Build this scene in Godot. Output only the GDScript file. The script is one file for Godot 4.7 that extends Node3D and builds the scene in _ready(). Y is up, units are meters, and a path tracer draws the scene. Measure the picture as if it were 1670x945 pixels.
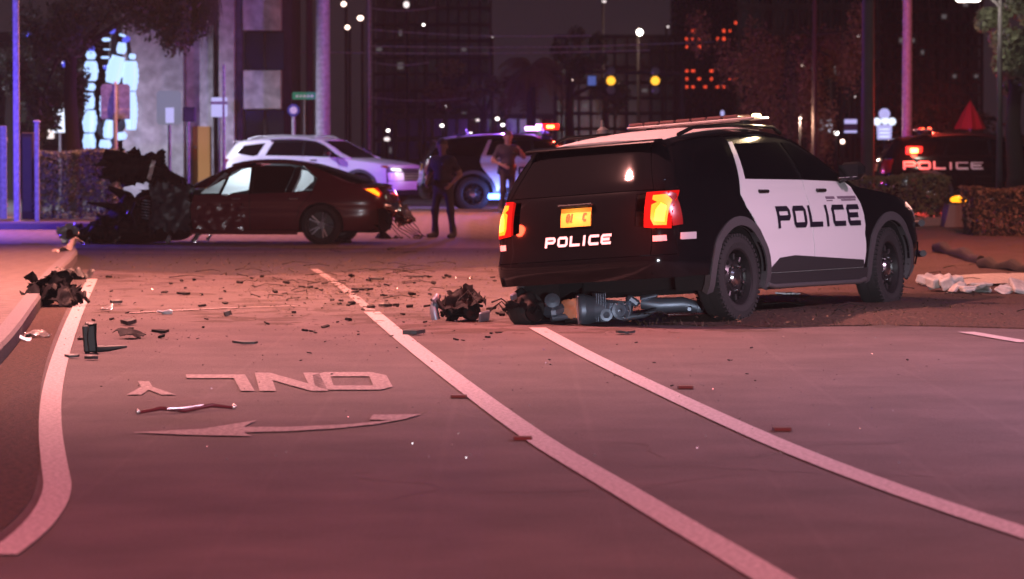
extends Node3D
# A night street after a crash: patrol SUV on the median, wrecked sedan at the corner, officers and patrol cars behind.

const FPX := 5400.0        # focal length in photo pixels
const EYE := 1.476
const PITCH := 0.03988
var M := {}
var taken := {}
var rng := RandomNumberGenerator.new()

# ------------------------------------------------------------------ small helpers
func c(r: float, g: float, b: float, a := 1.0) -> Color:
	var k := Color(r, g, b).linear_to_srgb()
	k.a = a
	return k

func smooth(a: float, b: float, x: float) -> float:
	var t := clampf((x - a) / (b - a), 0.0, 1.0)
	return t * t * (3.0 - 2.0 * t)

func elev(z: float) -> float:            # the crossing street beyond lies a little higher
	return 0.27 * smooth(57.0, 69.0, -z)

func ray(px: float, py: float) -> Vector3:
	var d := Vector3((px - 835.0) / FPX, (472.5 - py) / FPX, -1.0)
	return d.rotated(Vector3.RIGHT, -PITCH)

func gp(px: float, py: float, y := 0.0) -> Vector3:      # the point of a level plane
	var d := ray(px, py)
	return Vector3(0, EYE, 0) + d * ((y - EYE) / d.y)

func dp(px: float, py: float, depth: float) -> Vector3:  # the point so many metres away
	return Vector3(0, EYE, 0) + ray(px, py) * depth

func g2(px: float, py: float) -> Vector2:
	var p := gp(px, py)
	return Vector2(p.x, p.z)

func numbered(called: String) -> String:
	var k: int = taken.get(called, -1) + 1
	taken[called] = k
	return called if k == 0 else "%s_%03d" % [called, k]

func tag(o: Node, label: String, category := "", group := "", kind := "") -> Node:
	if label: o.set_meta("label", label)
	if category: o.set_meta("category", category)
	if group: o.set_meta("group", group)
	if kind: o.set_meta("kind", kind)
	return o

func thing(called: String, label: String, category: String, at := Vector3.ZERO, turn := 0.0, group := "") -> Node3D:
	var o := Node3D.new()
	o.name = numbered(called)
	add_child(o)
	o.position = at
	o.rotation.y = turn
	tag(o, label, category, group)
	return o

func mat(called: String, col: Color, rough := 0.6, metal := 0.0) -> StandardMaterial3D:
	var m := StandardMaterial3D.new()
	m.resource_name = called
	m.albedo_color = col
	m.roughness = rough
	m.metallic = metal
	M[called] = m
	return m

func glow(called: String, col: Color, energy: float, base := Color(0.1, 0.1, 0.1)) -> StandardMaterial3D:
	var m := mat(called, base, 0.4)
	m.emission_enabled = true
	m.emission = col
	m.emission_energy_multiplier = energy
	return m

func noise_tex(freq: float, lo: float, hi: float, seed_ := 1, size := 256, oct := 4, kind := FastNoiseLite.TYPE_SIMPLEX_SMOOTH) -> NoiseTexture2D:
	var n := FastNoiseLite.new()
	n.seed = seed_
	n.frequency = freq
	n.noise_type = kind
	n.fractal_octaves = oct
	var t := NoiseTexture2D.new()
	t.width = size
	t.height = size
	t.seamless = true
	t.noise = n
	var g := Gradient.new()
	g.set_color(0, Color(lo, lo, lo))
	g.set_color(1, Color(hi, hi, hi))
	t.color_ramp = g
	return t

func textured(m: StandardMaterial3D, t: Texture2D, scale: float, bump: Texture2D = null, height := 0.0) -> StandardMaterial3D:
	m.albedo_texture = t
	m.uv1_triplanar = true
	m.uv1_world_triplanar = true
	m.uv1_scale = Vector3.ONE * scale
	if bump:
		m.heightmap_enabled = true
		m.heightmap_texture = bump
		m.heightmap_scale = height
	return m

# ------------------------------------------------------------------ mesh builder
class MB:
	var v := PackedVector3Array()
	var n := PackedVector3Array()
	var col := PackedColorArray()
	var ix := PackedInt32Array()

	func vert(p: Vector3, nn: Vector3) -> int:
		v.append(p)
		n.append(nn)
		return v.size() - 1

	func tri(a: Vector3, b: Vector3, d: Vector3) -> void:      # counter-clockwise seen from outside
		var nn := (b - a).cross(d - a).normalized()
		var k := v.size()
		for p in [a, b, d]:
			v.append(p)
			n.append(nn)
		ix.append_array(PackedInt32Array([k, k + 2, k + 1]))

	func quad(a: Vector3, b: Vector3, d: Vector3, e: Vector3) -> void:
		var nn := (d - a).cross(e - b).normalized()
		var k := v.size()
		for p in [a, b, d, e]:
			v.append(p)
			n.append(nn)
		ix.append_array(PackedInt32Array([k, k + 2, k + 1, k, k + 3, k + 2]))

	func idx(a: int, b: int, d: int) -> void:
		ix.append_array(PackedInt32Array([a, d, b]))

	func box(xf: Transform3D, s: Vector3, ch := 0.0) -> void:   # a box, its edges chamfered by ch
		var h := s / 2.0
		if ch <= 0.0:
			var q := []
			for i in 8:
				q.append(xf * Vector3(h.x * (1 if i & 1 else -1), h.y * (1 if i & 2 else -1), h.z * (1 if i & 4 else -1)))
			for f in [[4, 5, 7, 6], [1, 0, 2, 3], [5, 1, 3, 7], [0, 4, 6, 2], [6, 7, 3, 2], [0, 1, 5, 4]]:
				quad(q[f[0]], q[f[1]], q[f[2]], q[f[3]])
			return
		ch = minf(ch, 0.49 * minf(h.x, minf(h.y, h.z)) * 2.0)
		var P := func(sx: int, sy: int, sz: int, ax: int) -> Vector3:
			var p := Vector3(sx * (h.x - ch), sy * (h.y - ch), sz * (h.z - ch))
			p[ax] = [sx, sy, sz][ax] * h[ax]
			return xf * p
		for ax in 3:
			var u := (ax + 1) % 3
			var w := (ax + 2) % 3
			for s1 in [-1, 1]:
				var cs := []
				for k in [[-1, -1], [1, -1], [1, 1], [-1, 1]]:
					var sg := [0, 0, 0]
					sg[ax] = s1
					sg[u] = k[0]
					sg[w] = k[1]
					cs.append(P.call(sg[0], sg[1], sg[2], ax))
				if s1 > 0: quad(cs[0], cs[1], cs[2], cs[3])
				else: quad(cs[3], cs[2], cs[1], cs[0])
			for s1 in [-1, 1]:
				for s2 in [-1, 1]:     # edge along ax between faces u and w
					var a := [0, 0, 0]
					a[u] = s1
					a[w] = s2
					var lo: Array = a.duplicate()
					lo[ax] = -1
					var hi: Array = a.duplicate()
					hi[ax] = 1
					var p0: Vector3 = P.call(lo[0], lo[1], lo[2], u)
					var p1: Vector3 = P.call(hi[0], hi[1], hi[2], u)
					var p2: Vector3 = P.call(hi[0], hi[1], hi[2], w)
					var p3: Vector3 = P.call(lo[0], lo[1], lo[2], w)
					if s1 * s2 > 0: quad(p0, p3, p2, p1)
					else: quad(p0, p1, p2, p3)
		for sx in [-1, 1]:
			for sy in [-1, 1]:
				for sz in [-1, 1]:
					var a: Vector3 = P.call(sx, sy, sz, 0)
					var b: Vector3 = P.call(sx, sy, sz, 1)
					var d: Vector3 = P.call(sx, sy, sz, 2)
					if sx * sy * sz > 0: tri(a, b, d)
					else: tri(a, d, b)

	func tube(pts: Array, rad: Array, sides := 8, caps := true) -> void:
		var rings := []
		var up := Vector3(0.13, 0.2, 0.97)
		var side := Vector3.ZERO
		for i in pts.size():
			var t: Vector3 = (pts[mini(i + 1, pts.size() - 1)] - pts[maxi(i - 1, 0)]).normalized()
			if side == Vector3.ZERO:
				if absf(t.dot(up)) > 0.9: up = Vector3(1, 0.1, 0)
				side = t.cross(up).normalized()
			side = (side - t * side.dot(t)).normalized()
			var bi := t.cross(side)
			var r: float = rad[mini(i, rad.size() - 1)]
			var first := v.size()
			for k in sides:
				var a := TAU * k / sides
				var d := side * cos(a) + bi * sin(a)
				vert(pts[i] + d * r, d)
			rings.append(first)
		for i in pts.size() - 1:
			for k in sides:
				var k2 := (k + 1) % sides
				idx(rings[i] + k, rings[i] + k2, rings[i + 1] + k2)
				idx(rings[i] + k, rings[i + 1] + k2, rings[i + 1] + k)
		if caps:
			for e in [0, pts.size() - 1]:
				var out: Vector3 = (pts[e] - pts[1 if e == 0 else e - 1]).normalized()
				var m := vert(pts[e], out)
				var first := v.size()
				for k in sides: vert(v[rings[e] + k], out)
				for k in sides:
					if e == 0: idx(m, first + (k + 1) % sides, first + k)
					else: idx(m, first + k, first + (k + 1) % sides)

	func lathe(xf: Transform3D, prof: Array, sides := 24) -> void:   # profile of Vector2(radius, height), turned round local y
		for j in prof.size() - 1:
			var a: Vector2 = prof[j]
			var b: Vector2 = prof[j + 1]
			var d := b - a
			var nn := Vector2(d.y, -d.x).normalized()
			var first := v.size()
			for k in sides:
				var t := TAU * k / sides
				var e := Vector3(cos(t), 0, sin(t))
				var w := xf.basis * (e * nn.x + Vector3.UP * nn.y)
				vert(xf * (e * a.x + Vector3.UP * a.y), w.normalized())
				vert(xf * (e * b.x + Vector3.UP * b.y), w.normalized())
			for k in sides:
				var p := first + 2 * k
				var q := first + 2 * ((k + 1) % sides)
				idx(p, q + 1, q)
				idx(p, p + 1, q + 1)

	func ball(at: Vector3, r: Vector3, seg := 10) -> void:
		var rings := maxi(4, seg / 2)
		var first := v.size()
		for i in rings + 1:
			var a := PI * i / rings
			for k in seg:
				var t := TAU * k / seg
				var d := Vector3(sin(a) * cos(t), cos(a), sin(a) * sin(t))
				vert(at + d * r, (d / r).normalized())
		for i in rings:
			for k in seg:
				var k2 := (k + 1) % seg
				idx(first + i * seg + k, first + (i + 1) * seg + k2, first + (i + 1) * seg + k)
				idx(first + i * seg + k, first + i * seg + k2, first + (i + 1) * seg + k2)

	func prism(poly: PackedVector2Array, xf: Transform3D, depth: float) -> void:  # poly in xy, thick along z from 0 to depth
		var tris := Geometry2D.triangulate_polygon(poly)
		var cw := Geometry2D.is_polygon_clockwise(poly)
		for i in range(0, tris.size(), 3):
			var a := poly[tris[i]]
			var b := poly[tris[i + 1]]
			var d := poly[tris[i + 2]]
			if (b - a).cross(d - a) < 0:
				var t := b
				b = d
				d = t
			tri(xf * Vector3(a.x, a.y, depth), xf * Vector3(b.x, b.y, depth), xf * Vector3(d.x, d.y, depth))
			tri(xf * Vector3(a.x, a.y, 0), xf * Vector3(d.x, d.y, 0), xf * Vector3(b.x, b.y, 0))
		for i in poly.size():
			var a := poly[i]
			var b := poly[(i + 1) % poly.size()]
			if cw:
				var t := a
				a = b
				b = t
			quad(xf * Vector3(a.x, a.y, 0), xf * Vector3(b.x, b.y, 0), xf * Vector3(b.x, b.y, depth), xf * Vector3(a.x, a.y, depth))

	# a polygon cut into cells and laid on the surface f, off metres proud of it, its rim turned in by skirt
	func panel(f: Callable, poly: PackedVector2Array, cell: Vector2, off: float, skirt: float, outward: Callable) -> void:
		if Geometry2D.is_polygon_clockwise(poly): poly.reverse()
		var lo := poly[0]
		var hi := poly[0]
		for p in poly:
			lo = lo.min(p)
			hi = hi.max(p)
		var nx := maxi(1, ceili((hi.x - lo.x) / cell.x))
		var ny := maxi(1, ceili((hi.y - lo.y) / cell.y))
		var st := (hi - lo) / Vector2(nx, ny)
		for i in nx:
			for j in ny:
				var o := lo + st * Vector2(i, j)
				var rect := PackedVector2Array([o, o + Vector2(st.x, 0), o + st, o + Vector2(0, st.y)])
				for piece in Geometry2D.intersect_polygons(poly, rect):
					if Geometry2D.is_polygon_clockwise(piece): continue
					var tris := Geometry2D.triangulate_polygon(piece)
					var ids := []
					for p in piece:
						var nn := norm(f, p, outward)
						ids.append(vert(f.call(p) + nn * off, nn))
					for t in range(0, tris.size(), 3):
						var a: int = ids[tris[t]]
						var b: int = ids[tris[t + 1]]
						var d: int = ids[tris[t + 2]]
						if (v[b] - v[a]).cross(v[d] - v[a]).dot(n[a]) >= 0: idx(a, b, d)
						else: idx(a, d, b)
		if skirt <= 0.0: return
		for i in poly.size():
			var a := poly[i]
			var b := poly[(i + 1) % poly.size()]
			var m := maxi(1, ceili(a.distance_to(b) / cell.x))
			for k in m:
				var p := a.lerp(b, float(k) / m)
				var q := a.lerp(b, float(k + 1) / m)
				var np := norm(f, p, outward)
				var nq := norm(f, q, outward)
				var fp: Vector3 = f.call(p)
				var fq: Vector3 = f.call(q)
				quad(fp + np * (off - skirt), fq + nq * (off - skirt), fq + nq * off, fp + np * off)

	func norm(f: Callable, p: Vector2, outward: Callable) -> Vector3:
		var e := 0.004
		var t1: Vector3 = f.call(p + Vector2(e, 0)) - f.call(p - Vector2(e, 0))
		var t2: Vector3 = f.call(p + Vector2(0, e)) - f.call(p - Vector2(0, e))
		var nn := t1.cross(t2).normalized()
		return nn if nn.dot(outward.call(p)) >= 0 else -nn

	func mesh() -> ArrayMesh:
		var a := []
		a.resize(Mesh.ARRAY_MAX)
		a[Mesh.ARRAY_VERTEX] = v
		a[Mesh.ARRAY_NORMAL] = n
		if col.size() == v.size() and col.size(): a[Mesh.ARRAY_COLOR] = col
		a[Mesh.ARRAY_INDEX] = ix
		var m := ArrayMesh.new()
		if v.size(): m.add_surface_from_arrays(Mesh.PRIMITIVE_TRIANGLES, a)
		return m

func put(called: String, b: MB, material: Material, parent: Node = self) -> MeshInstance3D:
	var o := MeshInstance3D.new()
	o.name = numbered(called) if parent == self else called
	o.mesh = b.mesh()
	o.material_override = material
	parent.add_child(o, true)
	return o

func again(called: String, mesh: Mesh, material: Material, parent: Node, xf: Transform3D) -> MeshInstance3D:
	var o := MeshInstance3D.new()
	o.name = called
	o.mesh = mesh
	o.material_override = material
	o.transform = xf
	parent.add_child(o, true)
	return o

func struct_(called: String, b: MB, material: Material, label: String) -> MeshInstance3D:
	var o := put(called, b, material)
	tag(o, label, "", "", "structure")
	return o

func pv(a: Array) -> PackedVector2Array:
	var r := PackedVector2Array()
	for i in range(0, a.size(), 2): r.append(Vector2(a[i], a[i + 1]))
	return r

func T(at: Vector3, deg := Vector3.ZERO, sc := Vector3.ONE) -> Transform3D:
	return Transform3D(Basis.from_euler(deg * PI / 180.0).scaled_local(sc), at)

func lut(a: Array, t: float) -> float:      # smooth curve through Vector2 points
	if t <= a[0].x: return a[0].y
	var k := a.size() - 1
	if t >= a[k].x: return a[k].y
	var i := 0
	while t > a[i + 1].x: i += 1
	var p: Vector2 = a[i]
	var q: Vector2 = a[i + 1]
	var o: Vector2 = a[maxi(i - 1, 0)]
	var s: Vector2 = a[mini(i + 2, k)]
	var h := q.x - p.x
	var m0 := (q.y - o.y) / maxf(q.x - o.x, 1e-5)
	var m1 := (s.y - p.y) / maxf(s.x - p.x, 1e-5)
	var u := (t - p.x) / h
	return (2 * u * u * u - 3 * u * u + 1) * p.y + (u * u * u - 2 * u * u + u) * h * m0 + (3 * u * u - 2 * u * u * u) * q.y + (u * u * u - u * u) * h * m1

func v2s(a: Array) -> Array:
	var r := []
	for i in range(0, a.size(), 2): r.append(Vector2(a[i], a[i + 1]))
	return r

# block capitals, as polygons that do not overlap, one unit high
func glyph(ch: String, w: float, t: float) -> Array:
	var k := t * 0.75
	var i := w - t
	match ch:
		"I": return [pv([0, 0, t, 0, t, 1, 0, 1])]
		"L": return [pv([0, 0, w, 0, w, t, t, t, t, 1, 0, 1])]
		"E": return [pv([0, k, k, 0, w, 0, w, t, t, t, t, 0.5 - t / 2, w * 0.85, 0.5 - t / 2, w * 0.85, 0.5 + t / 2, t, 0.5 + t / 2, t, 1 - t, w, 1 - t, w, 1, k, 1, 0, 1 - k])]
		"C": return [pv([0, k, k, 0, w, 0, w, t, t, t, t, 1 - t, w, 1 - t, w, 1, k, 1, 0, 1 - k])]
		"P": return [pv([0, 0, t, 0, t, 0.34, w - k, 0.34, w, 0.34 + k, w, 1 - k, w - k, 1, w / 2, 1, w / 2, 1 - t, i, 1 - t, i, 0.34 + t, t, 0.34 + t, t, 1 - t, w / 2 - 0.002, 1 - t, w / 2 - 0.002, 1, 0, 1])]
		"O": return [pv([w / 2, 0, w - k, 0, w, k, w, 1 - k, w - k, 1, w / 2, 1, w / 2, 1 - t, i, 1 - t, i, t, w / 2, t]), pv([w / 2, 0, w / 2, t, t, t, t, 1 - t, w / 2, 1 - t, w / 2, 1, k, 1, 0, 1 - k, 0, k, k, 0])]
		"N": return [pv([0, 0, t, 0, t, 1 - 1.7 * t, w - t, 0, w, 0, w, 1, w - t, 1, w - t, 1.7 * t, t, 1, 0, 1])]
		"Y": return [pv([w / 2 - t / 2, 0, w / 2 + t / 2, 0, w / 2 + t / 2, 0.42, w, 1, w - t * 1.25, 1, w / 2, 0.62, t * 1.25, 1, 0, 1, w / 2 - t / 2, 0.42])]
	return []

# a word laid on a surface: every letter is a mesh of its own
func word(text: String, f: Callable, outward: Callable, at: Vector2, w: float, h: float, slant: float, stroke: float, off: float, m: Material, parent: Node, mirror := 1.0, called := "letter") -> void:
	var lw := w / (text.length() - 0.45 * text.count("I")) * 0.84
	var gap := w / (text.length() - 0.45 * text.count("I")) * 0.16
	var x := 0.0
	for ch in text:
		var this_w := lw * (0.42 if ch == "I" else 1.0)
		var b := MB.new()
		for poly: PackedVector2Array in glyph(ch, (stroke if ch == "I" else lw / h), stroke):
			var q := PackedVector2Array()
			for p in poly: q.append(at + Vector2(mirror * (x + (p.x + p.y * slant) * h + (this_w - stroke * h) / 2.0 * (1.0 if ch == "I" else 0.0)), p.y * h))
			b.panel(f, q, Vector2(0.12, 0.12), off, 0.0, outward)
		put(called, b, m, parent)
		x += this_w + gap

# ------------------------------------------------------------------ cars
# A car body: at every height its plan is a rounded rectangle (a superellipse) between the front F(y) and the rear R(y), W(y) wide.
class Shape:
	var host
	var w := []
	var rear_y := []
	var front_low := []
	var front_up := []
	var roof_z := []
	var hood_z := []
	var belt := 1.1
	var wide := 1.0
	var n := 7.0

	func ends(y: float) -> Vector2:
		var k: float = host.smooth(belt - 0.03, belt + 0.03, y)
		return Vector2(lerpf(host.lut(front_low, y), host.lut(front_up, y), k), host.lut(rear_y, y))

	func hw(y: float) -> float:
		return host.lut(w, y) * wide

	func side(p: Vector2, s: float) -> Vector3:
		var e := ends(p.y)
		var zc := (e.x + e.y) / 2.0
		var l := maxf((e.y - e.x) / 2.0, 0.1)
		var q := pow(clampf(absf(p.x - zc) / l, 0.0, 1.0), n)
		return Vector3(s * hw(p.y) * pow(maxf(1.0 - q, 0.0005), 1.0 / n), p.y, clampf(p.x, e.x, e.y))

	func cap(p: Vector2, s: float) -> Vector3:       # s = 1 the rear face, -1 the front face
		var e := ends(p.y)
		var zc := (e.x + e.y) / 2.0
		var l := (e.y - e.x) / 2.0
		var q := pow(clampf(absf(p.x) / hw(p.y), 0.0, 1.0), n)
		return Vector3(p.x, p.y, zc + s * l * pow(maxf(1.0 - q, 0.0005), 1.0 / n))

	func roof(p: Vector2) -> Vector3:
		return Vector3(p.x, host.lut(roof_z, p.y) - 0.075 * pow(absf(p.x) / 0.72, 3.0), p.y)

	func hood(p: Vector2) -> Vector3:
		return Vector3(p.x, host.lut(hood_z, p.y) - 0.06 * pow(absf(p.x) / 0.92, 4.0), p.y)

func arc(cx: float, cy: float, r: float, a0: float, a1: float, m := 20) -> PackedVector2Array:
	var q := PackedVector2Array()
	for i in m + 1:
		var a := deg_to_rad(lerpf(a0, a1, float(i) / m))
		q.append(Vector2(cx + r * cos(a), cy + r * sin(a)))
	return q

func cut(poly: PackedVector2Array, hole: PackedVector2Array) -> PackedVector2Array:
	var best := PackedVector2Array()
	for q in Geometry2D.clip_polygons(poly, hole):
		if q.size() > best.size() and not Geometry2D.is_polygon_clockwise(q): best = q
	return best

func skin(parent: Node, called: String, m: Material, s: Shape, where: String, polys: Array, off := 0.0, skirt := 0.025, cell := 0.11) -> MeshInstance3D:
	var last: MeshInstance3D
	for poly: PackedVector2Array in polys:
		var b := MB.new()
		var f: Callable
		var o: Callable
		match where:
			"right":
				f = func(p): return s.side(p, 1.0)
				o = func(_p): return Vector3(1, 0.1, 0)
			"left":
				f = func(p): return s.side(p, -1.0)
				o = func(_p): return Vector3(-1, 0.1, 0)
			"rear":
				f = func(p): return s.cap(p, 1.0)
				o = func(_p): return Vector3(0, 0.1, 1)
			"front":
				f = func(p): return s.cap(p, -1.0)
				o = func(_p): return Vector3(0, 0.1, -1)
			"roof":
				f = func(p): return s.roof(p)
				o = func(_p): return Vector3.UP
			"hood":
				f = func(p): return s.hood(p)
				o = func(_p): return Vector3.UP
		b.panel(f, poly, Vector2(cell, cell), off, skirt, o)
		last = put(called, b, m, parent)
	return last

var wheel_meshes := {}

func wheel(parent: Node, at: Vector3, s: float, r: float, style: String, turn := 0.0, tilt := 0.0) -> void:
	var hub := Node3D.new()
	hub.name = "wheel"
	parent.add_child(hub, true)
	hub.transform = Transform3D(Basis(Vector3.UP, turn) * Basis(Vector3.BACK, -s * PI / 2.0 + tilt), at)     # local y points out of the car
	if not wheel_meshes.has(style):
		var w := 0.122
		var tyre := MB.new()
		tyre.lathe(Transform3D(), v2s([r * 0.66, -w, r * 0.80, -w * 1.06, r * 0.93, -w * 0.97, r * 0.985, -w * 0.8, r, -w * 0.55, r, -w * 0.04, r * 0.985, -w * 0.03, r * 0.985, w * 0.03, r, w * 0.04, r, w * 0.55, r * 0.985, w * 0.8, r * 0.93, w * 0.97, r * 0.80, w * 1.06, r * 0.66, w * 0.94]), 36)
		for k in 48:                     # shoulder blocks
			var a := TAU * k / 48.0
			tyre.box(Transform3D(Basis(Vector3.UP, -a), Vector3(cos(a), 0, sin(a)) * r * 0.965 + Vector3.UP * w * 0.86), Vector3(r * 0.07, w * 0.3, r * 0.075))
		var rim := MB.new()
		var hubm := MB.new()
		var nuts := MB.new()
		if style == "steel":
			rim.lathe(Transform3D(), v2s([r * 0.66, -w * 0.8, r * 0.64, -w * 0.5, r * 0.60, w * 0.25, r * 0.665, w * 0.7, r * 0.67, w * 0.92, r * 0.63, w * 0.86, r * 0.60, w * 0.45]), 32)
			rim.lathe(Transform3D(), v2s([r * 0.60, w * 0.1, r * 0.5, w * 0.2, r * 0.34, w * 0.62, r * 0.26, w * 0.6, r * 0.2, w * 0.3, 0.0, w * 0.3]), 32)
			for k in 10:
				var a := TAU * k / 10.0
				rim.box(Transform3D(Basis(Vector3.UP, -a), Vector3(cos(a), 0, sin(a)) * r * 0.47 + Vector3.UP * w * 0.42), Vector3(r * 0.16, w * 0.5, r * 0.08), 0.008)
			hubm.lathe(Transform3D(), v2s([r * 0.23, w * 0.3, r * 0.22, w * 0.62, r * 0.18, w * 0.8, r * 0.1, w * 0.86, 0.0, w * 0.87]), 24)
		else:
			rim.lathe(Transform3D(), v2s([r * 0.76, -w * 0.8, r * 0.74, w * 0.6, r * 0.79, w * 0.9, r * 0.80, w * 0.98, r * 0.74, w * 0.9, r * 0.72, w * 0.4]), 36)
			for k in 5:                  # five pairs of slim spokes
				for d in [-0.16, 0.16]:
					var a: float = TAU * (k + 0.25) / 5.0 + d
					var e := Vector3(cos(a), 0, sin(a))
					rim.tube([e.rotated(Vector3.UP, d * 0.8) * r * 0.1 + Vector3.UP * w * 0.5, e * r * 0.45 + Vector3.UP * w * 0.62, e * r * 0.76 + Vector3.UP * w * 0.78], [r * 0.05, r * 0.042, r * 0.035], 6)
			hubm.lathe(Transform3D(), v2s([r * 0.15, w * 0.2, r * 0.14, w * 0.66, r * 0.09, w * 0.72, 0.0, w * 0.73]), 20)
		for k in 5:
			var a := TAU * k / 5.0
			nuts.lathe(T(Vector3(cos(a), 0, sin(a)) * r * (0.3 if style == "steel" else 0.19) + Vector3.UP * w * 0.55), v2s([0.013, 0, 0.013, 0.03, 0.0, 0.034]), 6)
		var disc := MB.new()
		disc.lathe(Transform3D(), v2s([r * 0.7, -w * 0.6, r * 0.68, -w * 0.1, 0.02, -w * 0.05]), 24)
		wheel_meshes[style] = [tyre.mesh(), rim.mesh(), hubm.mesh(), nuts.mesh(), disc.mesh()]
	var q: Array = wheel_meshes[style]
	again("tyre", q[0], M.tyre, hub, Transform3D())
	again("rim", q[1], M.steel_rim if style == "steel" else M.alloy, hub, Transform3D())
	again("hub_cap", q[2], M.chrome if style == "steel" else M.alloy, hub, Transform3D())
	again("wheel_nuts", q[3], M.chrome, hub, Transform3D())
	again("brake_disc", q[4], M.brake, hub, Transform3D())

func wheel_arch(b: MB, at: Vector3, r: float, depth: float) -> void:    # the lining over a wheel: half a drum, closed inside
	for i in 16:
		var a0 := deg_to_rad(-12.0 + 204.0 * i / 16.0)
		var a1 := deg_to_rad(-12.0 + 204.0 * (i + 1) / 16.0)
		var p := at + Vector3(0, sin(a0) * r, cos(a0) * r)
		var q := at + Vector3(0, sin(a1) * r, cos(a1) * r)
		b.quad(p, q, q + Vector3(depth, 0, 0), p + Vector3(depth, 0, 0))
		b.tri(at, p, q)

func suv_shape() -> Shape:
	var s := Shape.new()
	s.host = self
	s.belt = 1.18
	s.wide = 1.035
	s.w = v2s([0.25, 0.93, 0.32, 0.965, 0.45, 0.99, 0.62, 1.0, 0.72, 0.992, 0.80, 1.0, 0.92, 0.993, 1.02, 0.97, 1.08, 0.95, 1.12, 0.935, 1.25, 0.915, 1.45, 0.825, 1.58, 0.745, 1.64, 0.71, 1.70, 0.66])
	s.rear_y = v2s([0.25, 2.52, 0.34, 2.60, 0.50, 2.655, 0.62, 2.66, 0.70, 2.625, 0.95, 2.60, 1.08, 2.57, 1.16, 2.54, 1.3, 2.45, 1.5, 2.31, 1.62, 2.22, 1.72, 2.12])
	s.front_low = v2s([0.25, -2.36, 0.4, -2.46, 0.6, -2.51, 0.8, -2.49, 0.95, -2.42, 1.05, -2.28, 1.15, -2.2])
	s.front_up = v2s([1.05, -1.40, 1.15, -1.26, 1.3, -0.97, 1.45, -0.70, 1.58, -0.45, 1.66, -0.28, 1.72, -0.1])
	s.roof_z = v2s([-0.32, 1.66, 0.0, 1.73, 0.4, 1.775, 0.9, 1.775, 1.4, 1.745, 1.8, 1.70, 2.0, 1.672, 2.25, 1.63])
	s.hood_z = v2s([-2.42, 0.98, -2.25, 1.05, -1.9, 1.12, -1.5, 1.17, -1.0, 1.225])
	return s

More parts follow.
